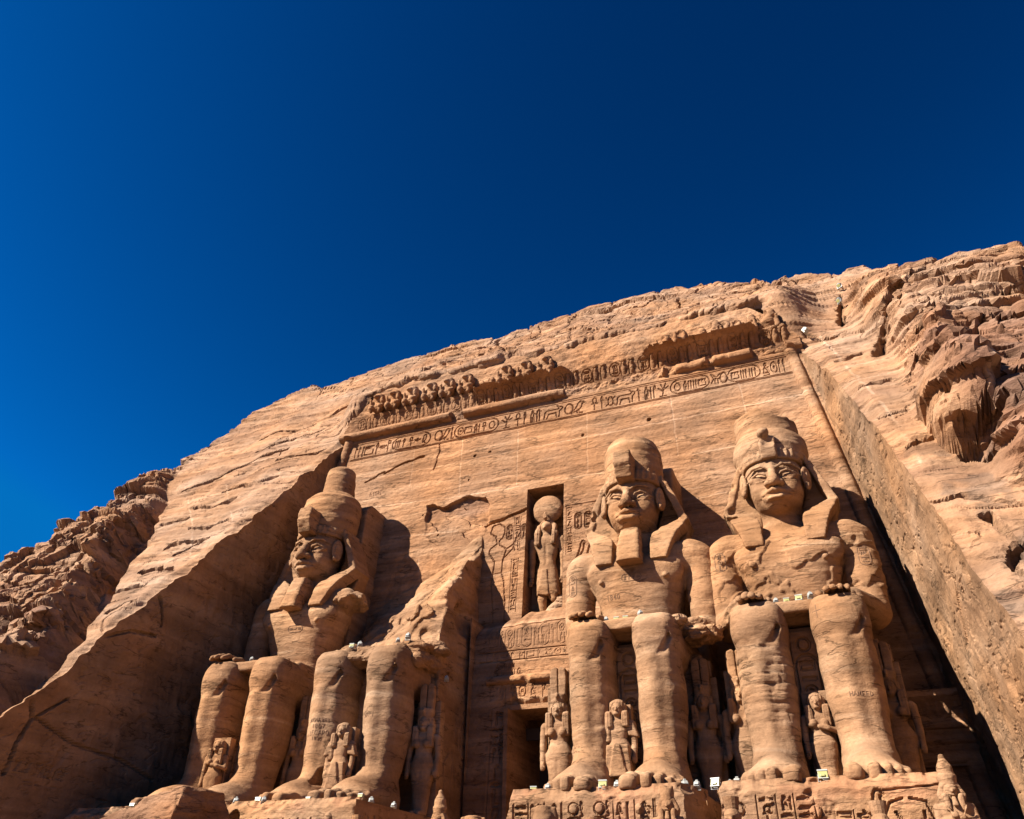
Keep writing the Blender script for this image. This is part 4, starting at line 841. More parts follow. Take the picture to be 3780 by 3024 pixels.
def colossus(name, x, y, sc, label, kx, lw, crown, beard, uraeus, arms, seed, pillar_top=18.0):
    base = (x, y, ZS); root = thing(name, base, label, 'colossus', 'seated stone kings against the temple front')
    off = (x, y, 0)
    # --- body: one skin from toes to brow
    v = Vol((-4.0, -11.0, -.05), (4.0, -.2, 16.6), .052)
    legs(v, kx, lw); torso(v, arms[1], arms[0]); face(v)
    v.cut(2, 0.0, True)
    def dm(V, N):
        d = np.zeros(len(V), F32); X, Y, Z = V.T
        if name4:
            # the mended shin, rebuilt in rough courses; patched breast
            m = (X < -.3)*(Y < -6.4)*ss(2.2, 2.5, Z)*ss(5.0, 4.7, Z+.25*X); r = np.floor(Z/.34+.25*n2(X*.8, Z)); c = np.floor(X/.95+h1(r, 3)*2)
            fz = np.abs(Z/.34+.25*n2(X*.8, Z)-r-.5); d += m*ss(-.25, .1, n2(X*.9, Z*.9, 14)+.25)*(.09*(h2(r, c, 4)-.45)-.05*ss(.36, .5, fz)-.01)
            b = ss(.03, .1, fb2(X*.7, Z*.7, 3, 88)-.02+.1*(np.abs(X) > 1.0))*(Z > 7)*(Z < 11)*(N[:, 1] < -.3); d += .08*b
        return d-.03*ss(.3, .6, fb3(X*.5, Y*.5, Z*.8, 3, seed+3))
    name4 = crown == 'flat'
    def tn(V, N):
        X, Y, Z = V.T; t = np.ones((len(V), 3), F32)
        q = Z+.15*np.sin(X*1.1+seed)+.12*X; b = ss(.35, .5, n2(q*1.9, X*.06, seed))*ss(-.1, .3, n2(X*.5, Z*.5, seed+2)); t += b[:, None]*np.array([.16, .24, .32], F32)
        for zi, sl in ((2.3+.1*seed % 1, .06), (4.1, -.04), (8.3, .05), (10.4, .03), (11.9, -.03), (13.1, .04)):
            kk = np.exp(-((Z-zi-sl*X-.05*n2(X*1.3, Y, seed+6))/.045)**2)*ss(-.25, .15, n2(X*.6+zi*3, Y*.6, seed+7)); t += kk[:, None]*np.array([.22, .34, .46], F32)
        if name4:
            sm = ss(.02, -.06, fb2(X*.7, Z*.7, 3, 88)-.02+.1*(np.abs(X) > 1.0))*(Z > 7)*(Z < 11.2)*(N[:, 1] < -.3); t *= 1+sm[:, None]*.05
            m = (X > .2)*(Y < -6.3)*np.clip(1-((X-1.9)/.75)**2-((Z-4.1)/.32)**2, 0, 1); t *= 1-ss(0, .2, m)[:, None]*.22
        return t
    v.build('body', M_stat, root, .035, 1.0, sc, off, tint=tn, disp=dm)
    # --- kilt: lap panel bridging the knees
    k = Vol((-2.9, -7.5, 5.6), (2.9, -1.5, 7.3), .07)
    k.box((-kx+.3, -6.85, 6.5), (kx-.3, -2.5, 6.95), .06); k.box((-2.45, -5.9, 6.3), (2.45, -1.6, 7.02), .25, k=.2)
    k.build('kilt', M_stat, root, .06, 1.2, sc, off)
    nemes_mesh(root, sc, off, seed, damaged=(crown != 'bulb'))
    # --- crown
    c = Vol((-2.6, -4.2, 15.5), (2.6, .3, 21.4), .06)
    if crown == 'bulb':
        c.loft([(15.7, 0, -1.95, 1.62, 1.62), (16.3, 0, -1.9, 1.78, 1.75), (17.5, 0, -1.75, 1.85, 1.8), (18.2, 0, -1.7, 1.76, 1.72), (18.6, 0, -1.65, 1.4, 1.4)], n=2, k=.1)
        c.loft([(18.1, 0, -1.5, 1.25, 1.25), (18.8, 0, -1.45, 1.04, 1.04), (20.0, 0, -1.4, .98, .98), (20.7, 0, -1.4, .88, .88), (21.0, 0, -1.4, .5, .5)], n=2, k=.25)
    elif crown == 'dome':
        c.loft([(15.7, 0, -1.95, 1.52, 1.58), (16.4, 0, -1.85, 1.6, 1.65), (17.6, 0, -1.75, 1.6, 1.65), (18.3, 0, -1.7, 1.42, 1.45), (18.8, -.1, -1.65, .9, .9)], n=2, k=.2)
        for p in ((.7, -2.6, 18.9, .5), (-.3, -2.9, 18.95, .45), (1.1, -1.6, 18.8, .5), (-.9, -2.2, 18.9, .4)): c.ell(p[:3], (p[3]*1.2, p[3], .28), 's', .08)
    else:
        c.loft([(15.6, 0, -1.95, 1.66, 1.64), (16.3, 0, -1.85, 1.9, 1.85), (17.0, 0, -1.7, 1.86, 1.8), (17.3, 0, -1.65, 1.7, 1.65), (17.35, 0, -1.65, 1.6, 1.55), (18.75, 0, -1.6, 1.6, 1.55)], n=2, k=.06)
        c.put(lambda X, Y, Z: .8*(Z-18.55+.22*X+.12*np.sin(X*5)+.1*np.sin(Y*7)), (-9, -9, 15), (9, 9, 30), 'i', .05)
        c.ell((1.0, -2.9, 18.55), (.6, .5, .35), 's', .08)
    c.build('crown', M_stat, root, .05, 1.4, sc, off)
    # --- cobra on the brow
    u = Vol((-.8, -5.0, 15.0), (.8, -2.6, 17.9), .05)
    if uraeus == 'full':
        u.prism([(-4.25, 15.3), (-4.6, 16.0), (-4.5, 16.75), (-3.2, 16.8), (-3.1, 15.4), (-3.6, 15.2)], -.46, .46, 0, .08); u.ell((.05, -4.1, 16.8), (.32, .4, .16), k=.1)
        for xx in (-.16, .16): u.tube([(xx, -4.42, 15.3), (xx, -4.65, 16.0), (xx, -4.55, 16.7)], .03, 's', .03)
        for zz in (15.7, 16.1, 16.45): u.tube([(-.4, -4.60, zz), (.4, -4.60, zz)], .025, 's', .03)
    else:
        u.prism([(-3.95, 15.3), (-4.15, 16.0), (-3.8, 16.6), (-3.2, 16.5), (-3.1, 15.3)], -.38, .4, 0, .08); u.ell((.1, -4.15, 16.25), (.4, .35, .4), 's', .1); u.ell((-.1, -3.9, 16.75), (.3, .3, .3), k=.1)
    u.build('brow_cobra', M_stat, root, .05, 2, sc, off)
    if beard:
        b = Vol((-1.1, -5.2, 9.9), (1.1, -2.9, 13.0), .05)
        bw = .80 if crown == 'bulb' else .92; b.loft([(10.55, 0, -4.25, .68*bw, .50), (11.7, 0, -3.93, .61*bw, .45), (12.5, 0, -3.62, .54*bw, .38)], n=5, k=.05)
        b.box((-.45, -3.8, 10.9), (.45, -3.0, 12.5), .1)
        b.build('beard', M_stat, root, .05, 1.5, sc, off, disp=lambda V, N: .006*np.sin(V[:, 2]*2*np.pi/.26)*(np.abs(N[:, 2]) < .6))
    # --- throne with the slab behind the back
    T = Vol((-3.3, -6.2, -.05), (3.3, 2.9, 19.5), .09)
    T.box((-2.95, -4.3, -.6), (2.95, 2.2, 5.9), .06); T.box((-.75, -5.75, -.6), (.75, -4.0, 6.2), .05)
    T.prism([(-1.15, 5.5), (-.95, 12.5), (-.75, pillar_top-.5), (-.2, pillar_top), (3, pillar_top), (3, 5.5)], -1.9, 1.9, 0, .05)
    T.box((-2.9, -1.4, 5.5), (2.9, 2.2, 7.8), .08)
    o = T.build('throne', M_stat, root, .05, .9, sc, off)
    # cut signs on the slab between the shins
    F = Field(-.66, .66, .3, 6.0, .035); rg = random.Random(seed)
    F.line([(-.55, .3), (-.55, 5.9)], .04, .06); F.line([(.55, .3), (.55, 5.9)], .04, .06)
    F.cart(-.45, 2.9, .9, 2.2, .06, .1, True, ('comb', 'bar', 'disc', 'reeds3')); F.glyph('ankh', -.4, 1.7, .8, 1.0, .06, .1); F.glyph('reed', -.4, .6, .4, 1.0, .06, .1); F.glyph('was', .0, .6, .4, 1.0, .06, .1); F.glyph('sun', -.3, 5.2, .6, .6, .06, .1)
    P = np.stack([F.U, -5.86+F.C+.01*fb2(F.U*3, F.V*3, 2, 5), F.V*1.05], -1)*sc; grid('cut_signs', P, M_stat, root, smooth=False)
    return root
def stump_rock(root, off, sc, pts, name):
    v = Vol((-1, -7, 5.6), (4.4, -1.5, 8.6), .07)
    for x, y, z, r in pts: v.box((x-r*1.2, y-r*1.1, z-r*.6), (x+r*1.2, y+r*1.1, z+r*.6), .06, k=.06, rz=x*3.1+y, rx=.25*math.sin(y*5), ry=.25*math.sin(x*7))
    v.build(name, M_stat, root, .22, 1.7, sc, off, smooth=False)
C1 = colossus('seated_colossus', -13.55, .33, 1.013, 'leftmost seated king statue, with tall bulb topped crown, long square beard and one missing arm', 1.5, .86, 'bulb', True, 'full', (True, None), 21, 18.6)
C3 = colossus('seated_colossus', 6.51, -.33, .993, 'seated king statue right of the doorway, with square beard and worn rounded crown', 1.46, .83, 'dome', True, 'full', (True, False), 31, 17.6)
C4 = colossus('seated_colossus', 13.74, -.31, .986, 'rightmost seated king statue, beardless, with flat topped crown and one mended shin', 1.58, .95, 'flat', False, 'stub', (True, True), 41, 16.5)
stump_rock(C3, (6.51, -.33, 0), .993, [(2.6, -4.6, 6.75, .55), (1.9, -5.3, 6.85, .5), (3.1, -3.9, 6.9, .5), (1.3, -5.6, 6.95, .35), (3.4, -4.6, 6.5, .4), (2.9, -5.3, 6.5, .38), (2.3, -6.1, 6.8, .3)], 'broken_forearm')
# left king's far arm is a broken shoulder stump
LIFT[0] = 1
v = Vol((1.6, -4.6, 9.0), (4.6, 0, 12.6), .07); v.cone((2.2, -2.4, 11.1), (3.5, -2.4, 10.95), .85, .66, k=.1); v.cone((2.6, -3.0, 11.0), (3.3, -3.3, 10.9), .6, .45, k=.2)
v.put(lambda X, Y, Z: (10.85+.35*(X-3)-.25*(Y+2.4)-Z)*.85+.12*np.sin(X*5+Y*3), (-9, -9, 0), (9, 9, 99), 'i', .05); v.put(lambda X, Y, Z: (X-3.75+.2*np.sin(Z*4)+.3*(Y+2.4))*.9+0*Y, (-9, -9, 0), (9, 9, 99), 'i', .04)
v.build('broken_shoulder', M_stat, C1, .16, 1.6, 1.013, (-13.55, .33, 0), smooth=False)
# ---- the broken colossus: only its legs, lap and a torn mass of back rock
def broken():
    x, y, sc = -6.72, .32, 1.003; off = (x, y, 0)
    root = thing('broken_colossus', (x, y, ZS), 'broken seated statue left of the doorway, only legs left under torn sloping rock', 'colossus', 'seated stone kings against the temple front')
    v = Vol((-3.4, -11.1, -.05), (3.4, -1, 7.6), .062); legs(v, 1.5, .87); v.cut(2, 0., True)
    v.box((-1.15, -8.2, 1.05), (-.45, -6.6, 1.75), .02, 's', .02)
    v.build('body', M_stat, root, .045, 1.0, sc, off, tint=lambda V, N: np.ones((len(V), 3), F32)+(ss(.3, .5, n2(V[:, 2]*1.8+.1*V[:, 0], V[:, 0]*.1, 3)))[:, None]*np.array([.16, .24, .32], F32))
    k = Vol((-3.2, -7.7, 5.4), (3.4, -1.5, 8), .08); k.box((-1.2, -7.1, 6.3), (1.2, -2.5, 6.9), .06); k.box((-2.9, -6.4, 6.2), (2.9, -1.5, 7.0), .25)
    for p in ((-1.2, -6.5, 6.9, .5), (-.2, -6.2, 7.0, .45), (.9, -6.2, 6.9, .5), (2.4, -5.6, 7.2, .6), (1.8, -6.5, 6.9, .4), (-2.2, -6.3, 6.8, .4), (2.7, -4.4, 7.4, .7)): k.ell(p[:3], (p[3]*1.3, p[3], p[3]*.55), k=.1)
    k.build('kilt', M_stat, root, .2, 1.6, sc, off, smooth=False)
    T = Vol((-3.4, -6.2, -.05), (3.4, 2.9, 8), .09); T.box((-2.95, -4.3, -.6), (2.95, 2.2, 6.0), .06); T.box((-.75, -5.75, -.6), (.75, -4, 6.2), .05); T.build('throne', M_stat, root, .05, .9, sc, off)
    F = Field(-4.2, 1.6, .1, 5.7, .04); rg = random.Random(4)
    for u in (-3.9, .4): F.line([(u, .2), (u, 5.6)], .05, .07)
    F.cart(-1.45, 3.0, .6, 1.9, .05, .1, True, ('comb', 'disc', 'reeds3')); F.glyph('sun', -1.3, 5.0, .45, .45, .05, .1); F.column(-.75, 3.2, 5.4, .5, rg, .04, .08); F.column(-2.2, 3.4, 5.4, .5, rg, .04, .08)
    for u, m in ((-3.2, 1), (.1, -1)):
        Kq = lambda pts: [(u+m*a_, b_) for a_, b_ in pts]
        for pl_ in ([(.0, .3), (.1, 1.4), (.0, 2.0), (-.1, 2.5), (.1, 2.8), (.35, 3.0), (.4, 3.3), (.7, 3.3), (.7, 3.0), (.95, 2.8), (1.1, 2.2), (1.3, 1.7)], [(1.0, .3), (.75, 1.3), (.8, 2.0), (.85, 2.6)], [(.1, 2.8), (-.3, 2.2), (.2, 1.8)]): F.line(Kq(pl_), .05, .1)
    P = np.stack([2.99+0*F.U, F.U, F.V], -1); P[..., 0] -= F.C-.012*fb2(F.U*2, F.V*2, 3, 7); P = P*sc; grid('relief_panel', P, M_stat, root, smooth=False)
    # torn rock behind
    R = Vol((-5.0, -4.6, 5.3), (3.6, 2.6, 17.4), .10)
    def rock(X, Y, Z):
        xx = X; yf = FB*(Z+ZS)-.32
        top = np.interp((xx+x).ravel(), [-11, -9.6, -8.4, -7.4, -6.2, -5.2, -4.4, -3.9, -3.0], [12.4, 13.2, 13.7, 14.2, 14.9, 16.0, 16.6, 16.4, 15.5]).astype(F32)[:, None, None]
        lump = .45*fb3(X*.28, Y*.28, Z*.28, 2, 55)+.10*fb3(X*.9, Y*.9, Z*1.6, 3, 56)+.42*(np.floor(2.6*fb3(X*.42, Y*.42, Z*.5, 2, 57))/2.6)
        thick = np.maximum(0, top-Z); tk = np.interp(thick.ravel(), [0, 1.0, 2.3, 3.9, 5.4, 7, 10], [0, .4, 1.5, 2.6, 4.2, 4.5, 4.7]).reshape(thick.shape).astype(F32)*(.72+.28*ss(-3.4, 1.6, X)); d1 = (yf-tk+lump*ss(0, 1.5, thick)-Y)*.75
        xr = 2.9-.35*ss(8, 14, Z)+.25*lump-.5*np.clip(1-((Z-10.2)/1.1)**2-((Y+1.6)/1.0)**2, 0, 1)
        return np.maximum(np.maximum(d1, X-xr), np.maximum(-4.5-X, Z-top-.2*lump))
    LIFT[0] = 0
    R.put(rock, (-5, -5, 5), (4, 3, 18))
    R.build('torn_back_rock', M_stat, root, .10, 1.1, sc, off, smooth=False, tint=lambda V, N: np.ones((len(V), 3), F32)*(1+.12*ss(0, .5, fb3(V[:, 0]*.5, V[:, 1]*.5, V[:, 2]*.5, 2, 9)))[:, None])
    LIFT[0] = 1
    S = Vol((-3.6, -5.5, 6.3), (-1.2, -2.6, 9), .07); S.cone((-2.5, -4.1, 6.6), (-2.5, -4.0, 8.3), .85, .6); S.put(lambda X, Y, Z: Z-8.15-.3*X-.6+0*Y, (-9, -9, 6), (9, 9, 20), 'i', .03); S.build('arm_stump', M_stat, root, .05, 1.5, sc, off)
    return root
C2 = broken(); LIFT[0] = 0
# ---- names travellers cut into the stone, and the kings' own name rings, drawn as dark tubes in place of shaded cuts
def cut_marks(root, sc, name, items, r=.022):
    body = next(c for c in root.children if c.name.startswith('body'))
    B = Boxes()
    for strokes, u, z, w, h in items:
        for st in strokes:
            pts = []
            for (x0, y0), (x1, y1) in zip(st[:-1], st[1:]):
                n = max(1, int(math.hypot((x1-x0)*w, (y1-y0)*h)/.09))
                pts += [(u+(x0+(x1-x0)*i/n)*w, z+(y0+(y1-y0)*i/n)*h) for i in range(n)]
            pts.append((u+st[-1][0]*w, z+st[-1][1]*h)); run = []
            for px, pz in pts:
                ok, loc, nor, _ = body.ray_cast(Vector((px*sc, -14, pz*sc)), Vector((0, 1, 0)))
                if ok and (not run or (loc-run[-1]).length < .4): run.append(loc)
            if len(run) > 1: B.tube(run, r, 5)
    if B.v: B.build(name, M_groove_shade, root)
def words(t, u, z, cw, ch): return [(GL[c], u+i*cw*1.2, z, cw, ch) for i, c in enumerate(t) if c in GL]
def ringed(u, z, w, h, items, vert=True):
    F = min(w, h)/2; out = []
    if vert: pts = arc(.5, 1-F/h, .5, F/h, 0, 180, 8)+arc(.5, F/h, .5, F/h, 180, 360, 8)
    else: pts = arc(F/w, .5, F/w, .5, 90, 270, 8)+arc(1-F/w, .5, F/w, .5, -90, 90, 8)
    out.append(([pts+pts[:1]], u, z, w, h)); n = len(items)
    for i, g in enumerate(items):
        out.append((GL[g], u+w*.24, z+h-(i+.97)*h*.92/n-.02*h, w*.52, h*.78/n) if vert else (GL[g], u+(.08+i*.9/n)*w, z+h*.2, w*.72/n, h*.6))
    return out
bpy.context.view_layer.update()
for root, sc, r, marks in (
    (C2, 1.003, .016, [words('MUGNAINI', -1.95, 3.85, .105, .17), words('1807', -1.7, 3.58, .12, .18), words('LECARO', -1.85, 3.28, .13, .2), words('1875', -1.65, 3.05, .1, .15), words('LNA', 1.0, 2.2, .14, .2), words('MARI', .95, 3.9, .13, .18)]),
    (C4, .986, .018, [words('HAMEED', 1.35, 3.2, .115, .17), [([[(.5, 0), (.5, .5), (0, .5), (1, .5), (.5, .5), (.5, 1)]], .62, 6.3, .32, .55)]]),
    (C1, 1.013, .018, [words('PACA', -2.1, 2.5, .2, .25)]),
    (C3, .993, .018, [words('1840', -1.4, 9.3, .15, .24)])):
    for mk_ in marks: cut_marks(root, sc, 'cut_name', mk_, r)
for root, sc, marks in ((C3, .993, [ringed(-.55, 10.1, .98, .38, ('man', 'reed', 'ankh', 'loaf'), False), ringed(-3.5, 9.9, .42, 1.15, ('disc', 'snake', 'man', 'reeds3'))]),
    (C4, .986, [ringed(-3.4, 10.3, .5, .95, ('bird', 'disc', 'leg')), ringed(2.98, 9.75, .5, 1.0, ('comb', 'reeds3', 'bar', 'water'))]), (C1, 1.013, [ringed(-.2, 9.65, .95, .36, ('eye', 'snake', 'strokes'), False)])):
    for mk_ in marks: cut_marks(root, sc, 'name_ring', mk_)
# ------------------------------------------------------------------ pedestals with their inscribed fronts
def pedestal(x0, x1, yf, label, plan, seed, side=None, ruin=(0, 0)):
    root = thing('pedestal', ((x0+x1)/2, yf, -3.4), label, 'pedestal', 'inscribed pedestals under the seated kings')
    o = Vector(root.location); F = Field(x0, x1, -3.45, -.22, .034); U, V = F.U, F.V; rg = random.Random(seed)
    F.D += .03*fb2(U*.8, V*1.4, 4, seed)+.012*fb2(U*3, V*6, 3, seed+1)
    plan(F, rg)
    dmg = ss(.0, .3, fb2(U*.55, V*.8, 4, seed+5)-.42+.5*ss(-.75, -.3, V)); F.C *= 1-.9*dmg; F.D += dmg*(.08+.13*fb2(U*1.1, V*1.6, 4, seed+6))
    lip = -.62+.22*fb2(U*.9, V*0, 3, seed+2); F.D += ss(lip, -.22, V)*(.28+.15*fb2(U*1.5, V*0, 3, seed+3)); F.T *= 1+(.10*ss(lip-.1, lip+.1, V))[..., None]
    for uu, wd in ((x0, ruin[0]), (x1, ruin[1])):
        if wd: q = np.clip(1-np.abs(U-uu)/wd/(.7+.5*fb2(V*.9, U*.7, 3, seed+8)+.4*(V+1.5)), 0, 1); F.D += 1.6*q*(1+.5*fb2(U*1.2, V*1.4, 4, seed+9)); F.C *= 1-np.clip(3*q, 0, 1)
        else: q = np.clip(1-np.abs(U-uu)/.16, 0, 1); F.D += .12*q**2
    pk = ss(.15, .45, fb2(U*.5, V*.7, 3, seed+11)); F.T *= 1+pk[..., None]*np.array([.06, -.02, -.02], F32)
    P = np.stack([U-o.x, F.D+F.C, V-o.z], -1); grid('inscribed_front', P, M_stat, root, smooth=False, tint=F.T)
    B = Boxes(); m0, m1 = ruin[0]*.8+.02, ruin[1]*.8+.02
    B.box((x0+m0-o.x, .55, 0), (x1-m1-o.x, 8.5, 3.02)); B.box((x0+.03-o.x, 1.9, 0), (x1-.03-o.x, 8.5, 3.01)); B.build('block', M_stat, root)
    if side:
        F = Field(.02, 7.6, -3.4, -.34, .045); rg = random.Random(seed+20); F.D += .03*fb2(F.U*.8, F.V, 4, seed+21)
        x = .5
        while x < 6.5: F.glyph(rg.choice(TALL), x, -1.6, .5, .8, .05, .12); F.glyph(rg.choice(TALL), x, -2.7, .5, .8, .05, .12); x += .62
        P = np.stack([x1-o.x+.02-F.D-F.C, F.U, F.V-o.z], -1); grid('inscribed_side', P, M_stat, root, smooth=False)
    return root
def cols(F, rg, x, widths, z1=-.75, lw=.043, d=.10):
    for w in widths: F.column(x, -3.4, z1, w, rg, lw, d); x += w
def planC3(F, rg):
    cols(F, rg, 3.2, (.55, .6, .65)); cols(F, rg, 6.85, (.75, .65)); cols(F, rg, 8.3, (.5,))
    for x, it in ((5.05, ('disc', 'god', 'basket')), (5.98, ('comb', 'bar', 'water'))):
        F.rel(x+.38, -.95, .17, .19, .11); F.line(arc(x+.38, -.95, .18), .035, .08); F.glyph('cobra', x+.58, -1.2, .2, .45, .04, .08); F.cart(x, -3.5, .78, 2.28, .055, .11, True, it)
    F.rel(7.75, -1.0, .14, .16, .1); F.glyph('bird', 7.6, -1.9, .7, 1.0, .05, .11)
def planC4(F, rg):
    cols(F, rg, 11.6, (.6, .55, .62)); cols(F, rg, 13.9, (.55, .6), -1.25); F.cart(10.5, -1.35, .7, .42, .05, .1, False, ('man', 'leg')); cols(F, rg, 10.4, (.5, .6), -1.5)
    F.rel(12.0, -.88, .14, .15, .1); F.rel(13.35, -1.25, .19, .2, .12); F.line(arc(13.35, -1.25, .2), .035, .08); F.glyph('god', 13.25, -2.3, .5, .75, .05, .11)
    K = lambda p: [(16.0+a*1.05, -2.9+b*1.05) for a, b in p]
    for pl_ in ([(-.1, 1.85), (-.45, 1.75), (-.6, 1.5), (-.75, 1.1), (-1.2, 1.55)], [(.1, 1.85), (.5, 1.75), (.6, 1.4), (.75, .7), (.85, -.3)], [(-.35, 1.5), (-.1, 1.1), (-.05, .6), (-.05, -.4)], [(.4, 1.5), (.42, 1.0), (.55, .3), (.6, -.4)], [(-.75, 1.1), (-.9, .95), (-1.3, 1.35)]): F.line(K(pl_), .05, .11)
    F.glyph('bird', 14.75, -1.7, .8, 1.05, .055, .12); F.line([(15.4, -.72), (17.0, -.62)], .04, .08)
def planC2(F, rg):
    cols(F, rg, -8.6, (.7, .6, .7, .7, .6), -.95); F.cart(-4.9, -3.3, .75, 2.1, .055, .11, True, ('disc', 'comb', 'god')); F.rel(-4.5, -.95, .16, .16, .1)
    q = np.clip(1-((F.U+9.0)/.30)**2-((F.V+.95)/.42)**2, 0, 1); F.D += .5*ss(0, .5, q)
def planC1(F, rg): cols(F, rg, -17.6, (.6, .7, .8, .7, .7), -.75); F.cart(-16.6, -.95, 1.0, .45, .05, .1, False, ('reed', 'leg'))
pedestal(-18.4, -10.85, -11.0, 'leftmost inscribed pedestal, half hidden behind the fallen boulder', planC1, 3)
pedestal(-10.75, -3.35, -11.0, 'inscribed pedestal under the broken statue, its right face in shade', planC2, 5, side=True)
pedestal(2.7, 9.75, -11.0, 'pedestal right of the doorway, carved with two big upright name rings', planC3, 9, ruin=(.3, .6))
pedestal(10.2, 17.1, -11.0, 'rightmost pedestal, carved with a headless standing figure at its right end', planC4, 14, ruin=(.25, 0))
# fallen block in front of the left pedestal
def boulder():
    loc = (-10.5, -13.0, -3.4); v = Vol((-4.4, -1.7, 0), (3.2, 1.7, 3.7), .06)
    v.prism([(-4.0, -.5), (-3.5, 2.0), (-2.2, 2.55), (-.8, 2.95), (.5, 3.2), (1.35, 3.36), (1.8, 3.05), (2.4, 2.0), (2.7, -.5)], -1.3, 1.3, 1, .05)
    def cuts(X, Y, Z):
        n = .22*fb3(X*.55, Y*.55, Z*.7, 2, 77)+.10*(np.floor(3*fb3(X*.5, Y*.5, Z*.9, 2, 78))/3)
        return np.maximum(np.maximum((X*.86-Y*.5)-1.75, (X*.95+Z*.3-Y*.1)-2.35), np.maximum(-Y*.95+Z*.3-X*.12-1.75, -Y*.8-X*.6-2.9))*.9+n
    v.put(cuts, (-9, -9, -9), (9, 9, 9), 'i', .02)
    o = v.build('fallen_boulder', M_clif, None, .10, 1.2, 1, loc, smooth=False, tint=lambda V, N: np.ones((len(V), 3), F32)*np.array([.86, .78, .72], F32)); o.location = loc
    tag(o, 'big fallen stone block leaning in front of the leftmost pedestal', 'boulder')
boulder()
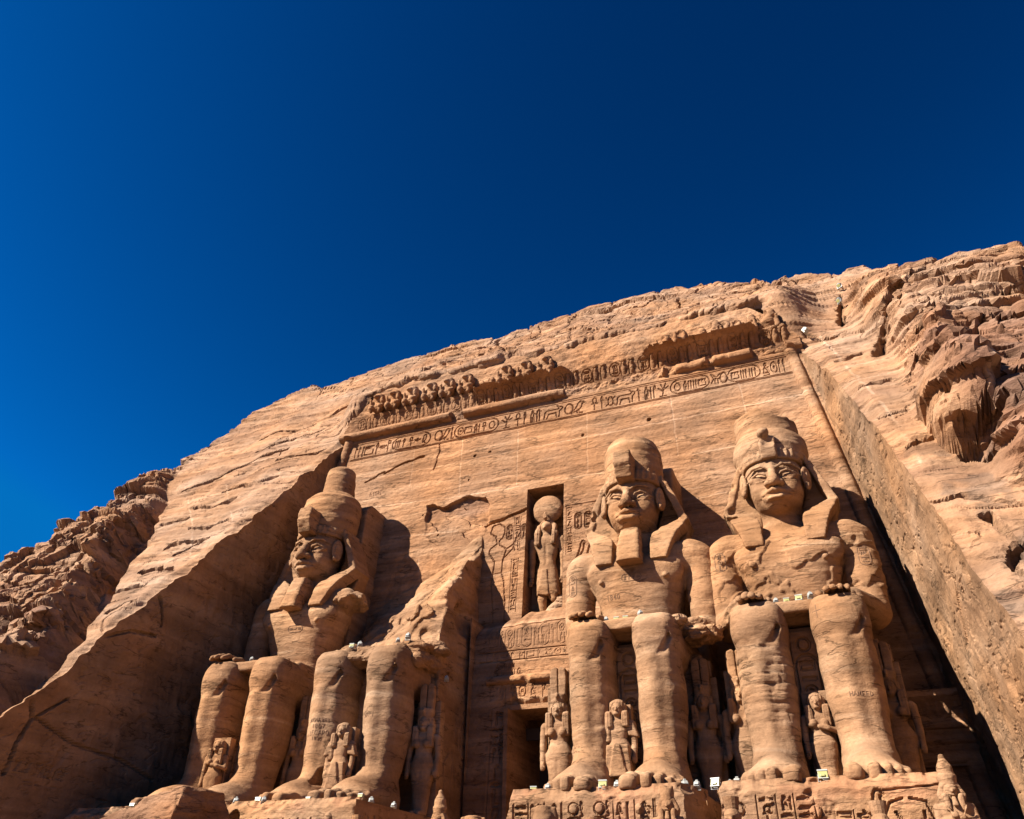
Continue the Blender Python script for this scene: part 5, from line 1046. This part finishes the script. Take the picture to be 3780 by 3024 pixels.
# ------------------------------------------------------------------ standing family figures
def figure(kind):
    """a small standing figure about 4.3 m to the top of the head, feet at z 0, looking to -y"""
    root = thing('standing_figure', (0, 0, 0), 'x', 'statue')
    h = .05; v = Vol((-1.1, -.95, 0), (1.1, .7, 4.6), h); man = kind == 'prince'
    v.loft([(.0, 0, -.05, .34, .3), (.35, 0, .0, .36, .28), (1.2, 0, 0, .44, .32), (1.9, 0, 0, .58, .40), (2.25, 0, 0, .60, .42), (2.75, 0, 0, .40, .30), (3.1, 0, 0, .48, .32), (3.45, 0, 0, .62, .30), (3.6, 0, 0, .45, .24), (3.72, 0, 0, .2, .2)], n=2.3, k=.15)
    v.tube([(0, -.36, .2), (0, -.42, 1.2), (0, -.42, 1.9)], [.05, .045, .03], 's', .1)
    for sg in (-1, 1):
        v.cone((sg*.17, -.1, .12), (sg*.17, -.62, .1), .16, .13, k=.08)
        if not man: v.ell((sg*.26, -.34, 3.12), (.19, .17, .19), k=.06)
        v.cone((sg*.2, 0, 3.48), (sg*.62, 0, 3.4), .16, .19, k=.1)
        if kind == 'princess' and sg > 0:
            v.tube([(.66, 0, 3.35), (.76, -.1, 2.75), (.35, -.42, 2.85), (.0, -.45, 2.95)], [.17, .15, .12, .11], k=.05)
        else:
            v.tube([(sg*.68, 0, 3.35), (sg*.74, 0, 2.6), (sg*.72, -.12, 1.95)], [.18, .15, .12], k=.04); v.ell((sg*.72, -.15, 1.8), (.12, .16, .2), k=.05)
            for i in range(4): v.cone((sg*(.66+.045*i), -.24, 1.82), (sg*(.66+.045*i), -.22, 1.62), .035, .03, k=.015)
            v.cone((sg*.66, -.27, 1.9), (sg*.62, -.3, 1.72), .04, .03, k=.02)
    v.cone((0, 0, 3.5), (0, -.03, 3.85), .19, .18, k=.1); v.ell((0, -.08, 4.05), (.30, .33, .40), k=.08); v.ell((0, -.3, 3.82), (.13, .1, .1), k=.1)
    for sg in (-1, 1):
        v.ell((sg*.125, -.42, 4.09), (.09, .07, .045), 's', .05); v.ell((sg*.125, -.36, 4.085), (.075, .05, .04), k=.02); v.tube([(sg*.05, -.41, 4.16), (sg*.14, -.41, 4.19), (sg*.23, -.36, 4.15)], .02, k=.02)
    v.tube([(0, -.39, 4.14), (0, -.47, 3.97)], [.035, .055], k=.04); v.tube([(-.1, -.4, 3.84), (0, -.43, 3.84), (.1, -.4, 3.84)], .03, k=.02); v.tube([(-.08, -.4, 3.79), (.08, -.4, 3.79)], .03, k=.02)
    v.build('body', M_stat, root, .02, 2)
    w = Vol((-.9, -.8, 2.4), (.9, .75, 4.8), h)
    w.ell((0, .06, 4.2), (.42, .40, .37)); w.box((-.43, -.12, 3.4), (.43, .45, 4.2), .12, k=.1)
    for sg in (-1, 1): w.box((sg*.38-.17, -.40, 2.95 if not man else 3.2), (sg*.38+.17, -.02, 3.95), .08, k=.06)
    w.ell((0, -.28, 4.0), (.285, .42, .33), 's', .04); w.ell((0, -.25, 3.7), (.2, .45, .35), 's', .04)
    if man: w.box((-.62, -.3, 2.55), (-.34, .02, 3.9), .08, k=.05)
    w.build('wig', M_stat, root, .02, 3, disp=lambda V, N: .014*np.sin(V[:, 0]*2*np.pi/.12)*(np.abs(N[:, 2]) < .7))
    if kind == 'queen':
        c = Vol((-.7, -.5, 4.3), (.7, .5, 6.2), h); c.loft([(4.35, 0, .05, .36, .34), (4.75, 0, .05, .40, .36)], n=2.2)
        for sg in (-1, 1): c.prism([(sg*.02, 4.7), (sg*.34, 4.7), (sg*.40, 5.4), (sg*.34, 5.9), (sg*.12, 6.0), (sg*.02, 5.9)][::sg], -.12, .22, 1, .05)
        c.tube([(0, -.3, 4.5), (0, -.38, 4.62), (0, -.3, 4.75)], .06); c.build('plumed_crown', M_stat, root, .02, 3)
        s = Boxes().box((-.62, .32, 0), (.62, .95, 5.2)); s.box((-.45, .20, 5.2), (.45, .90, 5.9)); s.build('back_slab', M_stat, root, bevel=.04)
    elif kind == 'prince':
        k = Vol((-.9, -.9, .9), (.9, .6, 2.5), h); k.prism([(-.52, 2.4), (.52, 2.4), (.62, 1.05), (-.62, 1.05)], -.62, .42, 1, .06); k.prism([(-.14, 2.4), (.14, 2.4), (.42, 1.0), (-.42, 1.0)], -.74, -.5, 1, .04)
        k.build('pleated_kilt', M_stat, root, .01, 3, disp=lambda V, N: .016*np.sin(V[:, 0]*2*np.pi/.11)*(V[:, 2] < 1.7))
        for sg in (-1, 1):
            c = Vol((-1.2, -.5, 2.5), (1.2, .5, 3.7), h); c.prism([(sg*.35, 3.5), (sg*.75, 3.45), (sg*1.0, 2.75), (sg*.5, 2.85)][::sg], -.22, .25, 1, .05); c.build('flared_sleeve', M_stat, root, .01, 3)
        Boxes().box((-.6, .28, 0), (.6, .9, 4.35)).build('back_slab', M_stat, root, bevel=.04)
    else:
        Boxes().box((-.62, .25, 0), (.62, .9, 4.7)).build('back_slab', M_stat, root, bevel=.04)
    return root
GQ = 'small family figures beside the kings\' legs'
q = figure('queen'); first = True
for x, y, sc, rz, lab in ((2.95, -5.1, 1.0, .05, 'tall plumed queen statue in sunlight between the doorway and a king\'s leg'),
                      (10.92, -5.3, 1.0, 0, 'tall plumed queen statue in sunlight left of the mended shin'),
                      (9.32, -4.9, .98, 0, 'shaded queen statue between the two kings on the right'),
                      (16.55, -4.9, .98, 0, 'shaded queen statue at the right of the rightmost king'),
                      (-3.75, -5.0, .97, .1, 'shaded queen statue right of the broken statue\'s legs'),
                      (-10.6, -5.0, .96, .1, 'shaded queen statue between the leftmost king and the broken statue')):
    place(q, (x, y, ZS), lab, sc, rz, GQ, first); first = False
p = figure('prince'); place(p, (6.22, -7.3, ZS), 'small prince with flared kilt between the feet of the bearded king right of the doorway', .84, .05, GQ, True)
place(p, (-6.45, -7.75, ZS), 'small prince statue standing between the feet of the broken statue', .80, .12, GQ)
p = figure('princess'); place(p, (13.82, -6.7, ZS), 'small princess with one arm across her breast between the rightmost king\'s feet', .80, 0, GQ, True)
place(p, (-13.2, -7.9, ZS), 'small princess statue between the leftmost king\'s feet', .72, .15, GQ)
# ------------------------------------------------------------------ the sun god in the niche
def horakhty():
    root = thing('falcon_headed_god', (-.08, 2.15, 10.12), 'falcon headed god statue with a sun disc in the niche above the doorway', 'statue')
    v = Vol((-1.3, -1.0, 0), (1.3, .9, 6.9), .05)
    v.loft([(2.6, 0, 0, .62, .42), (3.3, 0, 0, .60, .40), (3.9, 0, 0, .46, .34), (4.6, 0, 0, .66, .40), (5.2, 0, 0, .86, .40), (5.45, 0, 0, .7, .32), (5.6, 0, 0, .3, .25)], n=2.4, k=.15)
    v.tube([(0, -.42, 4.9), (0, -.36, 3.7)], .06, 's', .12)
    v.tube([(-.3, -.05, 2.8), (-.33, -.1, 1.5), (-.33, 0, .2)], [.3, .27, .17], k=.1); v.cone((-.33, 0, .12), (-.33, -.55, .1), .16, .13, k=.08)
    v.tube([(.33, 0, 2.8), (.35, -.1, 1.75), (.42, -.2, 1.5)], [.3, .28, .2], k=.1)
    for sg in (-1, 1):
        v.tube([(sg*.95, 0, 5.25), (sg*1.0, 0, 4.1), (sg*.98, -.12, 2.9)], [.24, .2, .15], k=.08); v.ell((sg*.98, -.16, 2.68), (.15, .19, .22), k=.06)
        for i in range(4): v.cone((sg*(.9+.06*i), -.28, 2.66), (sg*(.9+.06*i), -.26, 2.42), .045, .04, k=.02)
        v.cone((sg*.92, -.3, 2.8), (sg*.86, -.36, 2.58), .05, .04, k=.02)
        v.ell((sg*.19, -.34, 6.2), (.1, .09, .09), 's', .05); v.ell((sg*.19, -.28, 6.2), (.09, .06, .08), k=.02)
    v.ell((0, -.08, 6.15), (.38, .40, .40), k=.1); v.cone((0, -.35, 6.1), (0, -.62, 5.88), .2, .07, k=.1); v.cone((0, 0, 5.5), (0, 0, 6), .3, .3, k=.1)
    v.build('body', M_stat, root, .02, 2)
    w = Vol((-1, -.8, 4.8), (1, .6, 6.9), .05); w.ell((0, .05, 6.3), (.52, .42, .38)); w.box((-.5, -.05, 5.3), (.5, .4, 6.3), .15, k=.1)
    for sg in (-1, 1): w.tube([(sg*.48, -.08, 6.2), (sg*.56, -.28, 5.6), (sg*.5, -.42, 4.95)], [.17, .19, .17], k=.08)
    w.ell((0, -.4, 6.1), (.40, .55, .38), 's', .04); w.build('wig', M_stat, root, .02, 3, disp=lambda V, N: .02*np.sin(V[:, 0]*2*np.pi/.14)*(V[:, 2] < 6))
    k = Vol((-.9, -.7, 1.4), (.9, .6, 3.6), .05); k.loft([(1.75, .02, -.02, .74, .42), (2.6, 0, 0, .70, .46), (3.3, 0, 0, .60, .42), (3.42, 0, 0, .60, .42)], n=2.6); k.prism([(-.2, 3.3), (.1, 3.3), (.2, 1.65), (-.5, 1.8)], -.52, -.3, 1, .04); k.build('kilt', M_stat, root, .02, 3)
    d = Vol((-1.1, -.5, 6.3), (1.1, .6, 8.5), .05); d.ell((0, .1, 7.42), (.98, .42, .96)); d.tube([(0, -.3, 6.55), (0, -.48, 6.75), (0, -.4, 7.0)], [.09, .13, .07], k=.05); d.build('sun_disc', M_stat, root, .03, 2)
    rk = Vol((-.3, -.9, -.1), (1.3, .8, 2.2), .06); rk.ell((.55, -.1, .5), (.7, .6, .6)); rk.ell((.75, .1, 1.2), (.5, .5, .5)); rk.build('rubble_support', M_pale, root, .2, 1.8, smooth=False)
    Boxes().box((-.95, .45, .0), (-.75, .75, 2.2)).build('side_emblem', M_stat, root, bevel=.03); Boxes().box((.85, .45, 0), (1.05, .75, 2.2)).build('side_emblem', M_stat, root, bevel=.03)
horakhty()
# ------------------------------------------------------------------ baboon frieze
def baboon(kind):
    v = Vol((-.85, -.9, -.1), (.85, .7, 1.9), .05)
    if kind == 0:
        v.ell((0, 0, .55), (.36, .42, .6)); v.ell((0, -.05, 1.15), (.44, .42, .45), k=.12); v.ell((0, -.32, 1.28), (.22, .3, .2), k=.08); v.cone((0, -.45, 1.22), (0, -.68, 1.12), .14, .1, k=.06); v.ell((0, -.02, 1.5), (.38, .36, .27), k=.1)
        for sg in (-1, 1):
            v.tube([(sg*.34, -.10, .95), (sg*.47, -.3, .62), (sg*.44, -.44, .95)], [.18, .13, .10], k=.08); v.ell((sg*.44, -.46, 1.03), (.09, .08, .12), k=.04); v.tube([(sg*.3, -.2, .45), (sg*.36, -.5, .4), (sg*.32, -.45, .05)], [.2, .17, .13], k=.1)
    else:
        v.ell((0, .05, .5), (.45, .38, .55)); v.ell((.15, -.0, 1.05), (.38, .32, .38), k=.2); v.tube([(-.45, -.1, .2), (-.5, -.2, .8)], [.15, .12], k=.1); v.tube([(.5, -.1, .1), (.55, -.2, .7)], [.14, .1], k=.1); v.ell((-.2, -.2, 1.0), (.3, .3, .3), 's', .1)
    o = v.build('baboon', M_wall, None, .07, 2.2); return tag(o, 'x', 'statue')
BABX = [(-13.79, 0), (-12.38, 0), (-10.88, 0), (-9.3, 0), (-7.84, 0), (-6.31, 0), (-4.61, 1), (-3.24, 0), (-1.69, 0), (-.16, 0), (8.19, 1), (9.31, 1), (10.71, 1), (11.5, 1), (12.25, 1), (12.99, 1), (13.87, 1), (15.0, 1)]
ORD = ['first', 'second', 'third', 'fourth', 'fifth', 'sixth', 'seventh', 'eighth', 'ninth', 'tenth']
b0, b1 = baboon(0), baboon(1); u0 = u1 = True
for i, (x, k) in enumerate(BABX):
    l = f'{ORD[i]} squatting baboon from the left end of the cornice frieze' if i < 10 else f'{ORD[i-10]} worn baboon from the left in the broken right group on the cornice'
    if k == 0: place(b0, (x, 2.62, 28.0), l, 1.08, -.2*(i % 3)/3, 'baboons along the top of the temple front', u0); u0 = False
    else: place(b1, (x, 2.62, 27.98), l, (1.0+.15*(i % 2))*(1 if i % 3 else .85), .5*(i % 4)-.6, 'baboons along the top of the temple front', u1); u1 = False
# ------------------------------------------------------------------ statues along the terrace edge
def osiride(tall):
    root = thing('terrace_statue', (0, 0, 0), 'x', 'statue'); h = .035
    v = Vol((-.6, -.6, 0), (.6, .5, 2.75), h)
    v.loft([(.0, 0, 0, .30, .26), (.3, 0, 0, .27, .24), (1.0, 0, 0, .33, .26), (1.35, 0, 0, .34, .27), (1.6, 0, 0, .31, .24), (1.85, 0, 0, .40, .26), (2.05, 0, 0, .42, .24), (2.15, 0, 0, .25, .18), (2.2, 0, 0, .12, .12)], n=2.4, k=.1)
    for sg in (-1, 1):
        v.tube([(sg*.42, 0, 1.98), (sg*.46, -.08, 1.62), (-sg*.06, -.33, 1.72+.03*sg)], [.11, .1, .075], k=.04); v.ell((-sg*.1, -.35, 1.74+.03*sg), (.09, .08, .07), k=.03); v.tube([(-sg*.1, -.37, 1.7), (-sg*.25, -.33, 2.0)], .03, k=.02)
        for i in range(4): v.cone((-sg*(.04+.03*i), -.41, 1.78+.03*sg), (-sg*(.05+.03*i), -.42, 1.70+.03*sg), .02, .018, k=.01)
        v.cone((-sg*.02, -.4, 1.8+.03*sg), (-sg*.08, -.43, 1.82+.03*sg), .022, .02, k=.01)
        v.ell((sg*.07, -.26, 2.42), (.05, .04, .028), 's', .03); v.ell((sg*.07, -.225, 2.418), (.045, .03, .025), k=.01)
    v.ell((0, -.06, 2.4), (.19, .20, .24), k=.05); v.tube([(0, -.24, 2.45), (0, -.29, 2.35)], [.022, .036], k=.03); v.tube([(-.06, -.25, 2.27), (.06, -.25, 2.27)], .022, k=.02)
    v.build('body', M_stat, root, .012, 4)
    w = Vol((-.5, -.45, 1.8), (.5, .35, 2.7), h); w.prism([(-.2, 2.62), (.2, 2.62), (.36, 2.3), (.30, 2.05), (-.30, 2.05), (-.36, 2.3)], -.12, .15, 1, .04); w.ell((0, -.02, 2.52), (.22, .2, .14), k=.05)
    for sg in (-1, 1): w.box((sg*.18-.07, -.3, 1.88), (sg*.18+.07, -.05, 2.3), .03, k=.04)
    w.ell((0, -.25, 2.38), (.17, .2, .2), 's', .02); w.build('nemes_headcloth', M_stat, root, .01, 4)
    c = Vol((-.4, -.4, 2.4), (.4, .4, 3.5), h)
    if tall: c.loft([(2.5, 0, -.02, .2, .2), (2.78, 0, 0, .26, .25), (2.8, 0, 0, .22, .22), (3.0, 0, 0, .2, .2), (3.2, 0, 0, .1, .1)], n=2); c.ell((0, 0, 3.22), (.09, .09, .12), k=.03)
    else: c.loft([(2.5, 0, -.02, .2, .2), (2.75, 0, 0, .22, .22), (2.95, 0, .02, .2, .2)], n=2); c.ell((.1, -.15, 3.0), (.15, .15, .12), 's', .03)
    c.build('crown', M_stat, root, .012, 4)
    b = Vol((-.15, -.45, 1.95), (.15, -.1, 2.3), .03); b.loft([(1.98, 0, -.33, .07, .06), (2.22, 0, -.24, .055, .05)], n=4); b.build('beard', M_stat, root, .01, 4)
    B = Boxes().box((-.5, -.55, -.4), (.5, .5, 0)); B.box((-.16, .2, 0), (.16, .42, 2.3)); B.build('plinth', M_stat, root, bevel=.03)
    return root
def falcon(broken=False):
    root = thing('terrace_falcon', (0, 0, 0), 'x', 'statue'); v = Vol((-.6, -.8, 0), (.6, .9, 2.2), .035)
    v.ell((0, .05, 1.0), (.36, .45, .75), rx=-.25); v.ell((0, -.12, 1.72), (.25, .28, .25), k=.12); v.cone((0, -.33, 1.72), (0, -.52, 1.6), .11, .03, k=.06); v.cone((0, .3, .6), (0, .62, .1), .24, .14, k=.2)
    for sg in (-1, 1):
        v.cone((sg*.16, -.1, .5), (sg*.16, -.15, .05), .15, .12, k=.08); v.cone((sg*.16, -.15, .06), (sg*.16, -.4, .05), .1, .08, k=.05); v.ell((sg*.17, -.3, 1.78), (.06, .05, .055), 's', .03); v.ell((sg*.15, -.28, 1.78), (.05, .04, .045), k=.01)
        v.tube([(sg*.34, -.05, 1.35), (sg*.38, .15, .8), (sg*.2, .5, .3)], [.08, .1, .05], k=.06)
    if broken: v.cut(2, 1.45, False)
    v.build('body', M_stat, root, .02, 4); c = Boxes()
    if not broken:
        n = 14; V = [(r*math.cos(k*2*math.pi/n), -.08+r*math.sin(k*2*math.pi/n), z) for z, r in ((1.9, .20), (2.25, .25)) for k in range(n)]
        c.add(V, [(k, (k+1) % n, n+(k+1) % n, n+k) for k in range(n)]+[tuple(range(n, 2*n))]); c.build('cap', M_stat, root)
    Boxes().box((-.45, -.6, -.45), (.45, .75, 0)).build('plinth', M_stat, root, bevel=.03)
    return root
GT = 'small statues along the terrace edge'
t = osiride(True); place(t, (17.05, -13.4, -3.5), 'small crossed arm statue with tall white crown at the right corner of the pedestals', 1.0, .1, GT, True)
place(t, (1.5, -13.4, -3.75), 'small tall crowned statue standing in front of the doorway passage', .97, -.2, GT)
t = osiride(False); place(t, (9.22, -13.3, -3.62), 'small crossed arm statue with broken crown before the gap between pedestals', 1.0, .05, GT, True)
t = falcon(); place(t, (11.12, -13.2, -3.3), 'small flat capped falcon statue before the rightmost pedestal\'s left end', 1.0, 0, GT, True)
place(t, (15.13, -13.3, -3.55), 'small falcon statue below the carved headless figure', 1.0, .1, GT); place(t, (-1.7, -13.2, -3.45), 'small falcon statue near the shaded pedestal side', 1.0, -.2, GT); place(t, (6.85, -13.3, -3.75), 'small falcon statue below the two upright name rings', 1.0, .1, GT)
t = falcon(True); place(t, (5.2, -13.3, -2.65), 'broken headless statue stump in front of the upright name rings', 1.05, 0, GT, True); place(t, (2.7, -13.3, -2.8), 'broken statue stump at the left corner of the doorway pedestal', 1.0, .4, GT)
# ------------------------------------------------------------------ floodlights
def floodlight(kind):
    r = thing('floodlight', (0, 0, 0), 'x', 'floodlight'); tilt = Matrix.Rotation(rad(-35 if kind != 'y' else -20), 3, 'X'); c = (0, 0, .26)
    if kind == 'w':
        b = Boxes().box((-.17, -.14, .12), (.17, .12, .42), tilt, c); b.box((-.13, -.22, .16), (.13, -.14, .38), tilt, c); b.box((-.07, -.2, .42), (.09, .0, .50), tilt, c); b.build('housing', M_white, r, bevel=.03)
        Boxes().box((-.14, .121, .16), (.14, .135, .38), tilt, c).build('lens', M_glass, r); b = Boxes()
        b.box((-.21, -.03, .02), (-.18, .03, .28)); b.box((.18, -.03, .02), (.21, .03, .28)); b.box((-.21, -.06, 0), (.21, .06, .03)); b.build('bracket', M_white, r)
    else:
        b = Boxes().box((-.24, -.10, .10), (.24, .10, .50), tilt, c); b.box((-.14, -.17, .16), (.1, -.10, .28), tilt, c); b.build('housing', M_yel, r, bevel=.02)
        b = Boxes(); b.box((-.26, -.13, .46), (.26, .13, .54), tilt, c); b.build('visor', M_white, r, bevel=.01); Boxes().box((-.26, -.125, .06), (.26, -.09, .11), tilt, c).build('front_rim', M_white, r, bevel=.01)
        Boxes().box((-.2, .101, .14), (.2, .115, .46), tilt, c).build('lens', M_glass, r); b = Boxes()
        b.box((-.28, -.02, .0), (-.25, .02, .32)); b.box((.25, -.02, .0), (.28, .02, .32)); b.box((-.28, -.05, -.03), (.28, .05, 0)); b.tube([(-.1, -.14, .2), (.0, -.3, .02), (.2, -.28, 0)], .015, 5); b.build('bracket', M_steel, r)
    return r
FL = {'w': floodlight('w'), 'y': floodlight('y')}; FU = set(); GF = 'floodlights set around the statues'
def lamp(k, x, y, z, lab, sc=1.0, rz=0):
    sc *= .52 if k == 'y' else .60
    if z > 6 and z < 8: z += .42
    place(FL[k], (x, y, z), lab, sc, rz, GF, k not in FU); FU.add(k)
PB = -.36
for k, x, y, z, sc, rz, lab in (
    ('y', -14.97, -10.6, PB, .95, .2, 'yellow floodlight by the leftmost toes of the left king'), ('y', -13.11, -10.5, PB, .95, .2, 'yellow floodlight peeping over the boulder by the left king\'s second foot'),
    ('w', -9.37, -10.6, PB, 1.0, .5, 'white floodlight on the broken statue\'s pedestal beside the boulder'), ('y', -8.28, -10.6, PB, 1.0, .1, 'yellow floodlight left of the broken statue\'s left toes'), ('w', -7.9, -10.7, PB, .9, .7, 'white floodlight touching the broken statue\'s left toes'),
    ('y', -5.91, -10.5, PB, .8, .1, 'yellow floodlight between the feet of the broken statue'), ('y', -3.6, -10.3, PB, 1.05, -.3, 'yellow floodlight at the right front corner of the broken statue\'s pedestal'), ('w', -3.75, -9.2, PB, 1.0, .6, 'white floodlight just behind that pedestal\'s front corner'), ('w', -3.6, -7.6, PB, 1.0, .1, 'white floodlight in shade before the queen right of the broken statue'),
    ('y', 3.77, -10.5, PB, .9, .2, 'yellow floodlight at the left end of the pedestal right of the doorway'), ('w', 4.33, -10.5, PB, 1.0, .1, 'white floodlight left of the toes next to the doorway'), ('y', 6.41, -10.6, PB+.02, 1.15, .1, 'big yellow floodlight between the feet of the bearded king right of the doorway'), ('w', 6.9, -10.5, PB, 1.0, .05, 'white floodlight beside the big yellow one between the bearded king\'s feet'),
    ('w', 9.15, -9.9, PB, 1.1, .6, 'white tilted floodlight before the shaded queen between the kings'), ('w', 9.55, -9.8, PB, 1.0, .0, 'white upright floodlight right of the tilted one between the kings'), ('y', 10.22, -10.0, PB, 1.2, -.2, 'yellow floodlight on the gap between the two right pedestals'),
    ('w', 10.75, -10.3, PB, .7, .3, 'smaller white floodlight at the foot of the sunlit queen left of the mended shin'), ('w', 10.95, -10.0, PB, 1.05, .1, 'larger white floodlight at the foot of the sunlit queen left of the mended shin'), ('y', 13.75, -10.7, PB, 1.2, .0, 'yellow floodlight between the feet of the rightmost king'),
    ('w', -13.9, -6.0, 6.72, .9, .4, 'white floodlight on the left king\'s right knee'), ('y', -7.5, -6.4, 6.72, .9, .2, 'yellow floodlight on the rubble lap of the broken statue'), ('w', -7.15, -6.2, 6.75, 1.1, .5, 'white floodlight beside the yellow one on the broken lap'), ('w', -5.1, -6.0, 6.85, .9, .5, 'small white floodlight on the broken statue\'s right knee'), ('w', -4.55, -6.0, 6.95, 1.15, .1, 'bigger white floodlight on the broken statue\'s right knee'),
    ('w', 5.64, -6.2, 6.62, .95, .1, 'leftmost white floodlight on the lap of the bearded king right of the doorway'), ('y', 6.1, -6.2, 6.62, .9, .1, 'left yellow floodlight on the lap of the bearded king right of the doorway'), ('y', 6.52, -6.2, 6.62, .9, .1, 'right yellow floodlight on the lap of the bearded king right of the doorway'), ('w', 7.2, -6.2, 6.75, .95, .8, 'white floodlight on the right knee of the bearded king right of the doorway'),
    ('w', 13.0, -6.2, 6.6, .95, .1, 'leftmost white floodlight on the rightmost king\'s lap'), ('y', 13.42, -6.2, 6.6, .9, .1, 'left yellow floodlight on the rightmost king\'s lap'), ('y', 13.92, -6.2, 6.62, 1.1, -.1, 'right yellow floodlight on the rightmost king\'s lap'), ('w', 14.38, -6.2, 6.7, .95, .4, 'white floodlight against the rightmost king\'s right knee'),
    ('w', 20.3, 7.9, 34.3, 1.5, 2.6, 'upper white floodlight on the cliff above the right wall'), ('w', 19.8, 5.9, 31.4, 1.5, 2.2, 'middle white floodlight on the cliff above the right wall'), ('w', 17.05, 2.4, 26.9, 1.5, 1.2, 'white floodlight at the top corner of the right recess wall'), ('w', -3.2, -4.2, 5.72, .9, .2, 'floodlight in shade on top of the broken statue\'s throne')):
    lamp(k, x, y, z, lab, sc, rz)
# ------------------------------------------------------------------ small chapel at the right foot of the front
def chapel():
    root = thing('side_chapel', (18.3, -.1, -3.4), 'small shaded chapel front with ribbed cornice at the right foot of the temple', 'chapel')
    F = Field(-1.5, 1.6, 0, 7.9, .05); U, V = F.U, F.V; F.D += .03*fb2(U, V*1.5, 3, 130)
    t = np.clip((V-6.7)/.95, 0, 1); F.D -= .5*t**2; F.D -= .16*np.sqrt(np.clip(1-((V-6.5)/.15)**2, 0, 1)); F.D -= .1*np.sqrt(np.clip(1-((V-5.9)/.12)**2, 0, 1))
    for i in range(8): F.rel(-1.25+i*.36, 7.1, .12, .3, .06)
    F.D += .5*ss(-.9, -.85, U)*ss(1.0, .95, U)*ss(4.9, 4.85, V); F.line([(-.95, 0), (-.95, 5), (1.05, 5), (1.05, 0)], .06, .1)
    rg = random.Random(3); F.column(-.6, .5, 4.6, .6, rg, .05, .1); F.column(.1, .5, 4.6, .6, rg, .05, .1)
    grid('front', np.stack([U, F.D+F.C, V], -1), M_wall, root, smooth=False); B = Boxes().box((-1.5, .6, 0), (1.6, 2.6, 7.6)); B.build('chamber', M_wall, root)
chapel()
